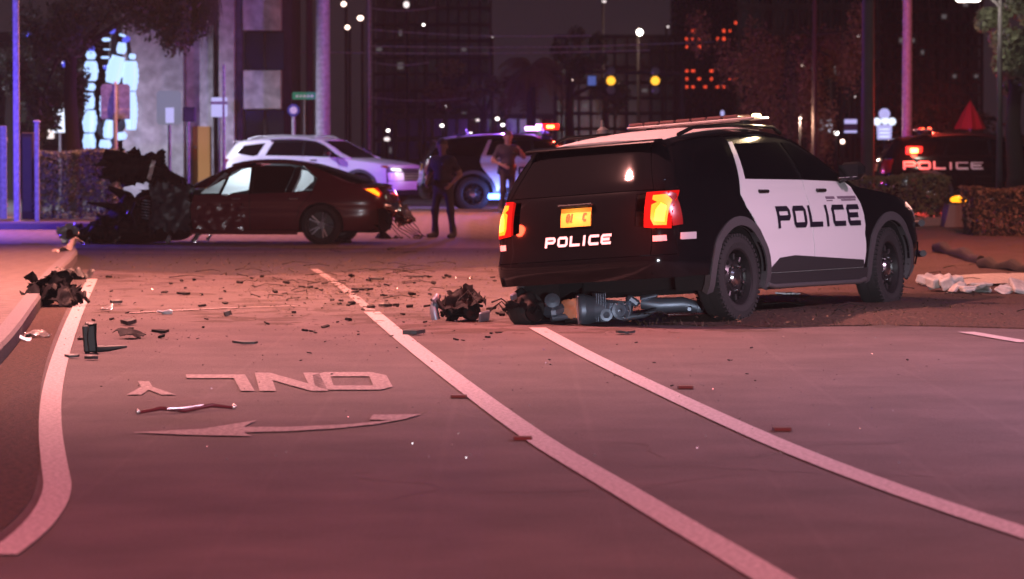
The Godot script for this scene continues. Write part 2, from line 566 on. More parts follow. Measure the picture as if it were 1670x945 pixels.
# body, door, roof: materials; o.text, o.bar ... say what the car carries
func suv(called: String, label: String, category: String, body: Material, door: Material, roof: Material, o: Dictionary) -> Node3D:
	var t := thing(called, label, category)
	var s := suv_shape()
	var ax := 1.51
	var low := 0.385
	for sd in [1.0, -1.0]:
		var side: String = "right" if sd > 0 else "left"
		var hole := arc(ax, low, 0.455, -30, 210, 30)
		var hole2 := arc(-ax, low, 0.455, -30, 210, 30)
		# quarter panel up to the roof edge, door cut with a sloping rear edge
		var quarter := pv([2.44, 0.42, 2.44, 1.10, 2.42, 1.20, 2.32, 1.36, 2.18, 1.53, 2.02, 1.60, 1.40, 1.645, 1.16, 1.645, 1.15, 1.60, 1.33, 1.24, 1.355, 1.12, 1.33, 1.00, 1.12, 0.72, 1.0, 0.42])
		skin(t, "quarter_panel", body, s, side, [cut(quarter, hole)])
		skin(t, "rear_door", door, s, side, [cut(pv([0.118, 0.40, 0.99, 0.40, 1.11, 0.725, 1.32, 1.005, 1.345, 1.12, 1.32, 1.24, 1.14, 1.60, 1.065, 1.605, 1.21, 1.255, 0.118, 1.24]), hole)])
		skin(t, "front_door", door, s, side, [pv([0.108, 0.40, 0.108, 1.24, -0.80, 1.215, -0.88, 1.12, -0.935, 1.0, -0.955, 0.8, -0.945, 0.55, -0.90, 0.40])])
		skin(t, "door_frame", M.gloss_black, s, side, [pv([1.20, 1.26, 1.06, 1.61, 1.14, 1.61, 1.155, 1.655, 0.9, 1.66, 0.3, 1.665, 0.05, 1.655, -0.1, 1.635, -0.45, 1.50, -0.78, 1.33, -0.86, 1.222, 0.1, 1.245])], -0.006)
		skin(t, "side_window", M.dark_glass, s, side, [pv([1.165, 1.268, 1.03, 1.585, 0.21, 1.60, 0.17, 1.258])], 0.002, 0.01)
		skin(t, "side_window", M.dark_glass, s, side, [pv([0.09, 1.255, 0.13, 1.60, -0.02, 1.59, -0.42, 1.44, -0.66, 1.31, -0.73, 1.24])], 0.002, 0.01)
		skin(t, "quarter_window", M.dark_glass, s, side, [pv([2.06, 1.31, 1.88, 1.51, 1.28, 1.57, 1.42, 1.27, 1.55, 1.24])], 0.003, 0.01)
		var fender := pv([-0.915, 0.40, -0.96, 0.55, -0.97, 0.8, -0.95, 1.005, -0.895, 1.125, -0.82, 1.215, -1.0, 1.165, -1.5, 1.115, -1.9, 1.065, -2.22, 1.0, -2.26, 0.40])
		skin(t, "front_fender", body, s, side, [cut(fender, hole2)])
		skin(t, "sill", M.plastic, s, side, [pv([-1.02, 0.26, 1.02, 0.26, 1.02, 0.395, -1.02, 0.395])], 0.012)
		skin(t, "door_crease_cladding", M.plastic, s, side, [pv([-0.90, 0.405, 1.0, 0.405, 0.98, 0.44, 0.8, 0.535, 0.5, 0.55, -0.88, 0.475])], 0.008, 0.02)  # dark plastic drawn for the grey shadow crease low on the doors
		var step := MB.new()
		step.tube([Vector3(sd * 1.0, 0.30, 1.0), Vector3(sd * 1.015, 0.28, 0.9), Vector3(sd * 1.015, 0.27, -0.8), Vector3(sd * 1.0, 0.29, -0.95)], [0.022], 8)
		put("sill_strip", step, M.satin_metal, t)
		for k in [-1.0, 1.0]:          # grey arch trims
			var ring := arc(k * ax, low, 0.455, -14, 194, 26)
			var outer := arc(k * ax, low, 0.535, 194, -14, 26)
			ring.append_array(outer)
			skin(t, "arch_trim", M.arch_plastic, s, side, [ring], 0.014, 0.06, 0.08)
			var well := MB.new()
			var inner := []
			wheel_arch(well, Vector3(sd * 0.60, low, k * ax), 0.462, sd * 0.37)
			put("wheel_well", well, M.under, t)
			wheel(t, Vector3(sd * 0.875, low, k * ax), sd, 0.385, "steel", (0.0 if k > 0 else o.get("steer", 0.0)))
		for z in [0.93, -0.20]:
			var h := MB.new()
			var base := s.side(Vector2(z, 1.14), sd)
			h.box(T(base + Vector3(sd * 0.012, 0, 0), Vector3(0, 0, sd * 20)), Vector3(0.03, 0.035, 0.19), 0.012)
			put("door_handle", h, M.gloss_black, t)
		# mirror
		var mi := MB.new()
		mi.box(T(Vector3(sd * 1.08, 1.31, -0.66), Vector3(0, sd * 8, 0)), Vector3(0.24, 0.17, 0.15), 0.05)
		mi.tube([Vector3(sd * 0.90, 1.22, -0.66), Vector3(sd * 1.03, 1.26, -0.66)], [0.035, 0.03], 8)
		var mirror := put("mirror", mi, M.gloss_black, t)
		var mg := MB.new()
		mg.box(T(Vector3(sd * 1.075, 1.31, -0.58), Vector3(-6, sd * 8, 0)), Vector3(0.19, 0.12, 0.012), 0.004)
		put("mirror_glass", mg, M.mirror, mirror)
		# tail lamp: it wraps the corner; rear lens glows for a red halo, lit core on it
		skin(t, "tail_lamp", M.tail_dim, s, side, [pv([2.37, 0.87, 2.46, 0.86, 2.46, 1.15, 2.40, 1.16, 2.34, 1.14])], 0.010, 0.03, 0.05)
		var lens_r := skin(t, "tail_lamp", M.tail_lens if o.get("lit", true) else M.tail_dim, s, "rear", [pv([sd * 0.68, 0.86, sd * 0.88, 0.84, sd * 0.88, 1.17, sd * 0.68, 1.16])], 0.010, 0.03, 0.05)
		skin(lens_r, "lamp_core", M.tail_core if o.get("lit", true) else M.tail_dim, s, "rear", [pv([sd * 0.735, 0.93, sd * 0.76, 0.875, sd * 0.85, 0.87, sd * 0.86, 1.08, sd * 0.82, 1.135, sd * 0.735, 1.13, sd * 0.735, 1.095, sd * 0.775, 1.07, sd * 0.735, 1.05])], 0.014, 0.006, 0.05)
		if o.get("lit", true): skin(lens_r, "lamp_bulb", M.tail_bulb, s, "rear", [pv([sd * 0.765, 0.91, sd * 0.835, 0.90, sd * 0.84, 1.03, sd * 0.80, 1.06, sd * 0.77, 1.0])], 0.017, 0.004, 0.05)
		if not o.get("torn", false): skin(t, "bumper_corner", body, s, side, [pv([2.0, 0.30, 2.47, 0.30, 2.47, 0.415, 2.0, 0.415])], 0.004)
		skin(t, "reflector", M.sticker, s, side, [pv([2.22, 0.74, 2.40, 0.74, 2.40, 0.80, 2.22, 0.80])] if o.get("sticker", false) else [pv([2.3, 0.55, 2.4, 0.55, 2.4, 0.58, 2.3, 0.58])], 0.006, 0.004)
		# front lamps
		var head := skin(t, "headlight", M.lamp_clear, s, "front", [pv([sd * 0.50, 0.84, sd * 0.92, 0.86, sd * 0.92, 0.97, sd * 0.52, 0.93])], 0.006, 0.03, 0.06)
		skin(head, "headlight_lens", M.head_lit if o.get("head", false) else M.lamp_clear, s, "front", [pv([sd * 0.58, 0.865, sd * 0.86, 0.88, sd * 0.86, 0.935, sd * 0.60, 0.915])], 0.012, 0.01, 0.06)
		skin(t, "side_marker", M.marker_lit if o.get("bar", false) else M.amber_dim, s, side, [pv([-2.24, 0.93, -2.08, 0.975, -2.10, 1.01, -2.24, 0.995])], 0.008, 0.01, 0.05)
		var rail := MB.new()
		rail.tube([Vector3(sd * 0.65, 1.67, 1.85), Vector3(sd * 0.66, 1.735, 1.6), Vector3(sd * 0.67, 1.765, 0.8), Vector3(sd * 0.665, 1.745, 0.1), Vector3(sd * 0.66, 1.69, -0.05)], [0.018], 8)
		put("roof_rail", rail, M.gloss_black if o.get("bar", false) else M.satin_metal, t)
		var fog := MB.new()
		fog.lathe(T(Vector3(sd * 0.66, 0.46, -2.33), Vector3(-90, 0, 0)), v2s([0.06, -0.03, 0.06, 0.03, 0.0, 0.035]), 14)
		put("fog_lamp", fog, M.lamp_clear, t)
	# roof: painted skin between black edges
	skin(t, "roof", roof, s, "roof", [pv([-0.58, -0.1, 0.58, -0.1, 0.60, 0.8, 0.585, 2.15, -0.585, 2.15, -0.60, 0.8])], 0.0, 0.02, 0.14)
	skin(t, "roof_edge", body, s, "roof", [pv([0.583, -0.25, 0.72, -0.25, 0.73, 1.0, 0.70, 2.17, 0.588, 2.17, 0.603, 0.8]), pv([-0.583, -0.25, -0.72, -0.25, -0.73, 1.0, -0.70, 2.17, -0.588, 2.17, -0.603, 0.8]), pv([-0.58, -0.34, 0.58, -0.34, 0.58, -0.105, -0.58, -0.105])], -0.003, 0.03, 0.14)
	var sp := MB.new()
	sp.box(T(Vector3(0, 1.612, 2.23), Vector3(9, 0, 0)), Vector3(1.34, 0.022, 0.16), 0.009)
	put("spoiler", sp, body, t)
	# rear face
	skin(t, "tailgate", body, s, "rear", [pv([-0.74, 0.62, 0.74, 0.62, 0.74, 0.855, 0.59, 0.88, 0.59, 1.155, 0.88, 1.165, 0.88, 1.18, -0.88, 1.18, -0.88, 1.165, -0.59, 1.155, -0.59, 0.88, -0.74, 0.855])])
	skin(t, "rear_pillars", body, s, "rear", [pv([0.735, 1.185, 0.88, 1.185, 0.80, 1.42, 0.69, 1.62, 0.58, 1.62, 0.645, 1.42]), pv([-0.735, 1.185, -0.88, 1.185, -0.80, 1.42, -0.69, 1.62, -0.58, 1.62, -0.645, 1.42])], 0.002)
	skin(t, "rear_corner", body, s, "rear", [pv([0.745, 0.62, 0.93, 0.62, 0.93, 0.855, 0.745, 0.85]), pv([-0.745, 0.62, -0.93, 0.62, -0.93, 0.855, -0.745, 0.85])])
	skin(t, "rear_window", M.dark_glass, s, "rear", [pv([-0.73, 1.19, 0.73, 1.19, 0.64, 1.42, 0.57, 1.61, -0.57, 1.61, -0.64, 1.42])], -0.004)
	skin(t, "rear_bumper", body, s, "rear", [pv([-0.93, 0.42, 0.93, 0.42, 0.93, 0.612, -0.93, 0.612])], 0.012, 0.03)
	if not o.get("torn", false): skin(t, "bumper_valance", M.plastic, s, "rear", [pv([-0.88, 0.27, 0.88, 0.27, 0.92, 0.41, -0.92, 0.41])], 0.004)
	var plate := skin(t, "license_plate", M.plate if o.get("bar", false) else M.white_paint, s, "rear", [pv([-0.15, 0.905, 0.155, 0.905, 0.155, 1.065, -0.15, 1.065])] if o.get("text", "") else [pv([-0.16, 0.85, 0.16, 0.85, 0.16, 1.0, -0.16, 1.0])], 0.010, 0.008)
	if o.get("text", ""):
		var fr := func(p): return s.cap(p, 1.0)
		var orr := func(_p): return Vector3(0, 0, 1)
		word("OI", fr, orr, Vector2(-0.10, 0.945), 0.075, 0.075, 0.15, 0.24, 0.013, M.plate_ink, plate, 1.0, "plate_mark")
		word("C", fr, orr, Vector2(0.07, 0.95), 0.045, 0.07, 0.1, 0.24, 0.013, M.plate_ink, plate, 1.0, "plate_mark")
		var pl := MB.new()
		pl.box(T(s.cap(Vector2(0.0, 1.09), 1.0) + Vector3(0, 0, 0.02)), Vector3(0.36, 0.03, 0.05), 0.01)
		put("plate_lamp", pl, M.gloss_black, t)
		if o.text == "rear":
			word("POLICE", fr, orr, Vector2(-0.32, 0.735), 0.70, 0.092, 0.12, 0.26, 0.006, M.decal_white, t, 1.0)
			for sd in [-1, 1]:
				skin(t, "unit_decal", M.sticker, s, "rear", [pv([sd * 0.80 - 0.05, 0.735, sd * 0.80 + 0.05, 0.735, sd * 0.80 + 0.05, 0.785, sd * 0.80 - 0.05, 0.785])], 0.006, 0.003)
			for sd in [1.0, -1.0]:
				var fs := func(p): return s.side(p, sd)
				var os := func(_p): return Vector3(sd, 0, 0)
				word("POLICE", fs, os, Vector2(0.80 if sd > 0 else -0.90, 0.80), 1.72, 0.20, 0.0, 0.24, 0.004, M.decal_black, t, -sd)
				skin(t, "door_script", M.decal_grey, s, "right" if sd > 0 else "left", [pv([-0.25, 1.055, -0.43, 1.055, -0.43, 1.08, -0.25, 1.08]), pv([-0.25, 1.035, -0.37, 1.035, -0.37, 1.045, -0.25, 1.045]), pv([-0.49, 1.055, -0.87, 1.055, -0.87, 1.08, -0.49, 1.08]), pv([-0.55, 1.035, -0.85, 1.035, -0.85, 1.05, -0.55, 1.05])], 0.004, 0.002)
		else:
			for sd in [1.0, -1.0]:
				var fs := func(p): return s.side(p, sd)
				var os := func(_p): return Vector3(sd, 0, 0)
				word("POLICE", fs, os, Vector2(2.10 if sd > 0 else 0.25, 0.935), 1.85, 0.19, 0.0, 0.26, 0.004, M.decal_white, t, -sd)
	# front
	skin(t, "hood", body, s, "hood", [pv([-0.86, -2.25, -0.4, -2.36, 0.4, -2.36, 0.86, -2.25, 0.92, -1.6, 0.93, -1.0, 0.5, -1.2, -0.5, -1.2, -0.93, -1.0, -0.92, -1.6])])
	skin(t, "front_bumper", body, s, "front", [pv([-0.93, 0.40, 0.93, 0.40, 0.93, 0.62, -0.93, 0.62])], 0.01)
	skin(t, "grille", M.plastic, s, "front", [pv([-0.48, 0.63, 0.48, 0.63, 0.48, 0.93, -0.48, 0.93])], -0.02)
	for k in 4:
		skin(t, "grille_bar", M.satin_metal if not o.get("bar", false) else M.gloss_black, s, "front", [pv([-0.47, 0.66 + k * 0.07, 0.47, 0.66 + k * 0.07, 0.47, 0.69 + k * 0.07, -0.47, 0.69 + k * 0.07])], 0.004, 0.02)
	skin(t, "front_corner", body, s, "front", [pv([0.49, 0.63, 0.93, 0.63, 0.93, 0.84, 0.49, 0.83]), pv([-0.49, 0.63, -0.93, 0.63, -0.93, 0.84, -0.49, 0.83]), pv([-0.86, 0.975, -0.5, 0.94, 0.5, 0.94, 0.86, 0.975, 0.5, 1.02, -0.5, 1.02])], 0.0)
	skin(t, "front_valance", M.plastic, s, "front", [pv([-0.88, 0.27, 0.88, 0.27, 0.92, 0.39, -0.92, 0.39])], 0.0)
	skin(t, "windscreen", M.dark_glass, s, "front", [pv([-0.78, 1.21, 0.78, 1.21, 0.68, 1.42, 0.60, 1.63, -0.60, 1.63, -0.68, 1.42])], 0.0, 0.01)
	skin(t, "windscreen_pillar", body, s, "front", [pv([0.79, 1.20, 0.90, 1.20, 0.80, 1.42, 0.69, 1.64, 0.61, 1.635, 0.69, 1.42]), pv([-0.79, 1.20, -0.90, 1.20, -0.80, 1.42, -0.69, 1.64, -0.61, 1.635, -0.69, 1.42])], 0.004, 0.03)
	var under := MB.new()
	under.box(T(Vector3(0, 0.54, -0.35)), Vector3(1.24, 0.56, 3.9), 0.05)
	under.box(T(Vector3(0, 0.86, 0.1)), Vector3(1.7, 0.30, 4.3), 0.05)
	under.box(T(Vector3(0, 0.62, 0.0)), Vector3(1.84, 0.60, 1.9), 0.03)
	under.box(T(Vector3(0, 1.25, 0.8)), Vector3(1.3, 0.50, 2.3), 0.10)
	put("underbody", under, M.under, t)
	if o.get("bar", false):
		var foot := MB.new()
		for x in [-0.5, 0.5]: foot.box(T(Vector3(x, 1.79, o.get("bar_z", 0.33))), Vector3(0.06, 0.07, 0.12), 0.015)
		put("bar_foot", foot, M.plastic, t)
		var bar := MB.new()
		var bz: float = o.get("bar_z", 0.33)
		bar.box(T(Vector3(0, 1.83, bz)), Vector3(1.36, 0.022, 0.30), 0.008)
		var lb := put("lightbar", bar, M.satin_metal, t)
		for k in 8:
			var md := MB.new()
			var tall: float = 0.13 if o.get("bar_flare", false) and o.bar_lamps.has(k) else 0.034  # lit lenses built tall to stand in for their flare
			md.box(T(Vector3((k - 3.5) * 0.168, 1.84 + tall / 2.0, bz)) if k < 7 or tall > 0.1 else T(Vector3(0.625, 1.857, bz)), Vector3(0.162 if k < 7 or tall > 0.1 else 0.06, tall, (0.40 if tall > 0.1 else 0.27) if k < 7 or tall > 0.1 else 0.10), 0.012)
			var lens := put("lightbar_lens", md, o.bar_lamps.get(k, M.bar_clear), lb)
			if o.bar_lamps.has(k):
				lens.set_meta("label", "lit lens of the roof light bar")
				if o.has("bar_core"):
					var core := MB.new()
					core.box(T(Vector3((k - 3.5) * 0.168, 1.84 + tall * 0.5, bz)), Vector3(0.166, tall * 0.55, 0.18), 0.01)
					put("lamp_core", core, o.bar_core, lens)
		var fin := MB.new()
		fin.lathe(T(Vector3(-0.3, 1.75, 1.55)), v2s([0.06, 0.0, 0.055, 0.03, 0.02, 0.06, 0.012, 0.12, 0.0, 0.125]), 12)
		put("antenna", fin, M.plastic, t)
		var push := MB.new()
		for x in [-0.28, 0.28]: push.box(T(Vector3(x, 0.66, -2.58)), Vector3(0.05, 0.60, 0.12), 0.015)
		for y in [0.50, 0.80]: push.tube([Vector3(-0.95, y, -2.36), Vector3(-0.86, y, -2.52), Vector3(-0.6, y, -2.62), Vector3(0.6, y, -2.62), Vector3(0.86, y, -2.52), Vector3(0.95, y, -2.36)], [0.034], 8)
		put("push_bumper", push, M.plastic, t)
	return t

func lamp_at(parent: Node, called: String, at: Vector3, col: Color, energy: float, size := 0.05) -> OmniLight3D:
	var l := OmniLight3D.new()
	l.name = called
	l.light_color = col
	l.light_energy = energy
	l.light_size = size
	l.omni_range = 120.0
	l.omni_attenuation = 2.0
	l.shadow_enabled = true
	parent.add_child(l, true)
	l.position = at
	return l

# thin sheet metal, crumpled: a grid pushed about by noise, with thickness
func crumple(xf: Transform3D, size: Vector2, amp: float, seed_: int, nx := 9, ny := 9, bend := 0.0, ragged := 0.12, b: MB = null) -> MB:
	nx *= 2
	ny *= 2
	if b == null: b = MB.new()
	var fn := FastNoiseLite.new()
	fn.seed = seed_
	fn.frequency = 1.9
	fn.fractal_octaves = 2
	var P := func(i: int, j: int) -> Vector3:
		var u := float(i) / nx - 0.5
		var w := float(j) / ny - 0.5
		var edge := 1.0 if (i == 0 or j == 0 or i == nx or j == ny) else 0.0
		var x := u * size.x + edge * ragged * size.x * fn.get_noise_3d(i * 0.45, j * 0.45, 7.0)
		var z := w * size.y + edge * ragged * size.y * fn.get_noise_3d(i * 0.45, j * 0.45, 17.0)
		var k := absf(fn.get_noise_3d(x * 1.3, z * 1.3, 3.0)) * 1.8 + 0.7 * fn.get_noise_3d(x * 3.0, z * 3.0, 9.0)
		return Vector3(x, amp * k + bend * (u * u) * size.x, z)
	var N := func(i: int, j: int) -> Vector3:
		var du: Vector3 = P.call(mini(i + 1, nx), j) - P.call(maxi(i - 1, 0), j)
		var dv: Vector3 = P.call(i, mini(j + 1, ny)) - P.call(i, maxi(j - 1, 0))
		return dv.cross(du).normalized()
	var grid := []
	for i in nx + 1:
		for j in ny + 1: grid.append([P.call(i, j), N.call(i, j)])
	var first := b.v.size()
	for lay in 2:
		for g in grid:
			var nn: Vector3 = (xf.basis * g[1]).normalized()
			b.vert(xf * (g[0] + Vector3(0, 0.006 * lay, 0)), nn if lay else -nn)
	var m := grid.size()
	for i in nx:
		for j in ny:
			var a := first + i * (ny + 1) + j
			var d := a + ny + 1
			b.idx(a, d, d + 1)
			b.idx(a, d + 1, a + 1)
			b.idx(a + m, d + m + 1, d + m)
			b.idx(a + m, a + m + 1, d + m + 1)
			var q := [b.v[a], b.v[d], b.v[d + 1], b.v[a + 1], b.v[a + m], b.v[d + m], b.v[d + m + 1], b.v[a + m + 1]]
			if i == 0: b.quad(q[3], q[7], q[4], q[0])
			if i == nx - 1: b.quad(q[1], q[5], q[6], q[2])
			if j == 0: b.quad(q[0], q[4], q[5], q[1])
			if j == ny - 1: b.quad(q[2], q[6], q[7], q[3])
	return b

# the wrecked sedan: its left side towards the road, front torn away
func sedan() -> Node3D:
	var t := thing("wrecked_sedan", "dark red wrecked sedan with its front torn off and airbags down", "car")
	var s := Shape.new()
	s.host = self
	s.belt = 0.95
	s.n = 6.0
	s.w = v2s([0.18, 0.83, 0.3, 0.88, 0.5, 0.91, 0.62, 0.902, 0.72, 0.91, 0.85, 0.885, 0.92, 0.855, 0.97, 0.82, 1.1, 0.75, 1.25, 0.67, 1.34, 0.61, 1.42, 0.54])
	s.rear_y = v2s([0.18, 2.30, 0.3, 2.42, 0.5, 2.50, 0.72, 2.52, 0.88, 2.48, 0.97, 2.40, 1.02, 2.30, 1.1, 2.02, 1.2, 1.72, 1.32, 1.36, 1.42, 1.0])
	s.front_low = v2s([0.18, -2.2, 0.6, -2.25, 1.0, -2.1])
	s.front_up = v2s([0.92, -1.05, 1.05, -0.82, 1.2, -0.52, 1.32, -0.26, 1.42, 0.0])
	s.roof_z = v2s([-0.3, 1.36, 0.0, 1.425, 0.4, 1.45, 0.8, 1.43, 1.2, 1.365])
	s.hood_z = v2s([1.9, 1.06, 2.1, 1.045, 2.3, 1.03, 2.42, 1.0])
	var ax := 1.42
	for side in ["left", "right"]:
		var sd: float = -1.0 if side == "left" else 1.0
		var hole := arc(ax, 0.335, 0.385, -30, 210, 28)
		skin(t, "quarter_panel", M.maroon, s, side, [cut(pv([2.36, 0.24, 2.40, 0.80, 2.36, 0.93, 2.20, 1.01, 1.9, 1.04, 1.72, 1.10, 1.38, 1.27, 1.10, 1.375, 1.05, 1.35, 1.33, 1.12, 1.25, 0.86, 1.04, 0.62, 0.99, 0.24]), hole)])
		skin(t, "rear_door", M.maroon, s, side, [pv([0.20, 0.26, 0.985, 0.26, 1.03, 0.62, 1.24, 0.86, 1.26, 0.90, 0.19, 0.86])])
		skin(t, "front_door", M.maroon, s, side, [pv([0.19, 0.26, 0.18, 0.86, -0.78, 0.84, -0.84, 0.6, -0.80, 0.26])])
		if side == "left": skin(t, "window_frame", M.gloss_black, s, side, [pv([0.165, 0.862, 0.235, 0.862, 0.24, 1.392, 0.165, 1.392]), pv([-0.345, 0.85, -0.30, 0.85, -0.165, 1.245, -0.215, 1.235]), pv([0.80, 0.885, 0.92, 0.90, 1.01, 1.15, 1.02, 1.33, 0.94, 1.31])], -0.004)
		else: skin(t, "window_frame", M.gloss_black, s, side, [pv([1.255, 0.905, 1.325, 1.12, 1.04, 1.35, 0.8, 1.385, 0.2, 1.395, -0.05, 1.36, -0.25, 1.29, -0.6, 1.10, -0.80, 0.93, -0.79, 0.85, 0.18, 0.865])], -0.012)
		skin(t, "roof_rail", M.maroon, s, side, [pv([1.10, 1.38, 1.045, 1.352, 0.8, 1.387, 0.2, 1.397, -0.05, 1.362, -0.25, 1.292, -0.62, 1.09, -0.66, 1.11, -0.28, 1.33, -0.06, 1.40, 0.2, 1.43, 0.8, 1.42])], 0.0, 0.03)
		if side == "left":
			skin(t, "quarter_light", M.airbag_grey, s, side, [pv([-0.66, 0.87, -0.35, 0.875, -0.24, 1.20, -0.30, 1.22])], 0.0, 0.01, 0.08)
			skin(t, "airbag_curtain", M.airbag, s, side, [pv([-0.30, 0.84, -0.20, 0.83, -0.12, 0.88, 0.16, 0.93, 0.17, 1.30, 0.0, 1.29, -0.17, 1.22])], 0.004, 0.01, 0.06)
			skin(t, "side_window", M.dark_glass, s, side, [pv([0.235, 0.885, 0.235, 1.345, 0.85, 1.335, 0.93, 1.30, 0.78, 0.885])], -0.002, 0.01)
			skin(t, "airbag_curtain", M.airbag, s, side, [pv([0.92, 0.90, 1.10, 0.92, 1.26, 1.08, 1.26, 1.15, 1.14, 1.25, 1.03, 1.27, 1.01, 1.14])], 0.002, 0.01, 0.06)
		else:
			skin(t, "side_window", M.dark_glass, s, side, [pv([-0.66, 0.88, 0.16, 0.885, 0.17, 1.33, 0.0, 1.31, -0.25, 1.21])], 0.0, 0.01)
			skin(t, "side_window", M.dark_glass, s, side, [pv([0.235, 0.885, 0.235, 1.345, 0.85, 1.335, 1.2, 1.13, 1.15, 0.90])], 0.0, 0.01)
		var ring := arc(ax, 0.335, 0.385, -12, 192, 26)
		ring.append_array(arc(ax, 0.335, 0.425, 192, -12, 26))
		skin(t, "arch_lip", M.maroon, s, side, [ring], 0.010, 0.05, 0.08)
		skin(t, "sill", M.maroon, s, side, [pv([-0.85, 0.17, 1.0, 0.17, 1.0, 0.25, -0.85, 0.25])], 0.006)
		wheel(t, Vector3(sd * 0.80, 0.335, ax), sd, 0.335, "alloy")
		var well := MB.new()
		wheel_arch(well, Vector3(sd * 0.53, 0.335, ax), 0.392, sd * 0.32)
		put("wheel_well", well, M.under, t)
		for z in [0.95, -0.05]:
			var h := MB.new()
			h.box(T(s.side(Vector2(z, 0.78), sd) + Vector3(sd * 0.014, 0, 0)), Vector3(0.03, 0.03, 0.17), 0.012)
			put("door_handle", h, M.chrome, t)
		var tl := skin(t, "tail_lamp", M.tail_lens, s, side, [pv([2.12, 0.95, 2.40, 0.80, 2.42, 0.87, 2.34, 0.96])], 0.008, 0.02, 0.06)
		skin(tl, "lamp_core", M.amber_lit, s, side, [pv([2.16, 0.935, 2.38, 0.82, 2.385, 0.87, 2.28, 0.95])], 0.014, 0.006, 0.06)
	skin(t, "roof", M.maroon, s, "roof", [pv([-0.55, -0.2, 0.55, -0.2, 0.57, 0.5, 0.54, 1.2, -0.54, 1.2, -0.57, 0.5])], 0.0, 0.02, 0.14)
	skin(t, "boot_lid", M.maroon, s, "hood", [pv([-0.74, 1.95, 0.74, 1.95, 0.72, 2.36, 0.4, 2.42, -0.4, 2.42, -0.72, 2.36])], 0.0, 0.02, 0.14)
	skin(t, "rear_window", M.dark_glass, s, "rear", [pv([-0.70, 1.075, 0.70, 1.075, 0.62, 1.22, 0.52, 1.37, -0.52, 1.37, -0.62, 1.22])], 0.0)
	skin(t, "tail_panel", M.maroon, s, "rear", [pv([-0.8, 0.62, 0.8, 0.62, 0.78, 0.99, -0.78, 0.99])], 0.0)
	skin(t, "windscreen", M.dark_glass, s, "front", [pv([-0.68, 1.0, 0.68, 1.0, 0.58, 1.2, 0.50, 1.36, -0.50, 1.36, -0.58, 1.2])], 0.0)
	skin(t, "windscreen_pillar", M.maroon, s, "front", [pv([0.69, 0.98, 0.79, 0.98, 0.69, 1.2, 0.60, 1.37, 0.51, 1.37, 0.59, 1.2]), pv([-0.69, 0.98, -0.79, 0.98, -0.69, 1.2, -0.60, 1.37, -0.51, 1.37, -0.59, 1.2])], 0.004, 0.03)
	# torn rear bumper hanging off
	put("rear_bumper", crumple(T(Vector3(-0.2, 0.50, 2.62), Vector3(62, 6, 4)), Vector2(1.5, 0.42), 0.10, 5, 12, 5), M.maroon, t)
	put("bumper_foam", crumple(T(Vector3(-0.55, 0.52, 2.74), Vector3(20, 30, 10)), Vector2(0.7, 0.30), 0.10, 8, 8, 6), M.foil, t)
	var rag := MB.new()
	for k in 7:
		var p := Vector3(-0.8 + 0.12 * k, 0.42, 2.5 + 0.05 * k)
		rag.tube([p, p + Vector3(rng.randf_range(-0.1, 0.1), -0.14, 0.12), p + Vector3(rng.randf_range(-0.2, 0.2), -0.30, 0.2 + 0.2 * rng.randf())], [0.012, 0.008], 5)
	put("wiring", rag, M.under, t)
	put("reflector_shard", crumple(T(Vector3(-0.78, 0.62, 2.62), Vector3(50, -40, 0)), Vector2(0.34, 0.22), 0.06, 12, 5, 5), M.chrome, t)
	var under := MB.new()
	under.box(T(Vector3(0, 0.40, 0.9)), Vector3(1.1, 0.40, 2.9), 0.05)
	under.box(T(Vector3(0, 0.70, 0.75)), Vector3(1.5, 0.45, 3.2), 0.05)
	under.box(T(Vector3(0, 0.5, 0.1)), Vector3(1.64, 0.5, 1.7), 0.03)
	put("underbody", under, M.under, t)
	# ahead of the doors only wreckage is left
	put("bulkhead", crumple(T(Vector3(0, 0.6, -0.98), Vector3(80, 0, 0)), Vector2(1.5, 0.8), 0.08, 21, 8, 6), M.wreck_black, t)
	put("front_fender", crumple(T(Vector3(-0.90, 0.62, -1.18), Vector3(0, -4, 84)), Vector2(0.80, 0.72), 0.07, 31, 7, 7, 0.15), M.sheen_paint, t)
	put("front_fender", crumple(T(Vector3(0.7, 0.6, -1.5), Vector3(0, 20, -80)), Vector2(0.7, 1.2), 0.12, 33, 7, 7), M.wreck_black, t)
	put("hood", crumple(T(Vector3(-0.45, 1.30, -1.98), Vector3(6, -4, 74)), Vector2(0.52, 0.95), 0.09, 44, 8, 9, 0.25, 0.3), M.wreck_black, t)
	put("hood_fold", crumple(T(Vector3(-0.15, 1.22, -1.85), Vector3(-10, 20, 50)), Vector2(0.62, 0.85), 0.12, 47, 8, 8, 0.3), M.wreck_black, t)
	put("hood_hinge", crumple(T(Vector3(-0.5, 1.02, -1.32), Vector3(20, 10, 60)), Vector2(0.36, 0.6), 0.10, 49, 6, 6, 0.3), M.wreck_black, t)
	put("torn_edge", crumple(T(Vector3(-0.72, 1.26, -1.56), Vector3(14, 6, 80)), Vector2(0.34, 0.07), 0.03, 48, 5, 3), M.bare_metal, t)
	put("dented_panel", crumple(T(Vector3(-0.935, 0.46, -0.32), Vector3(0, 0, 86)), Vector2(0.46, 0.8), 0.035, 51, 8, 9), M.maroon, t)
	var bay := MB.new()
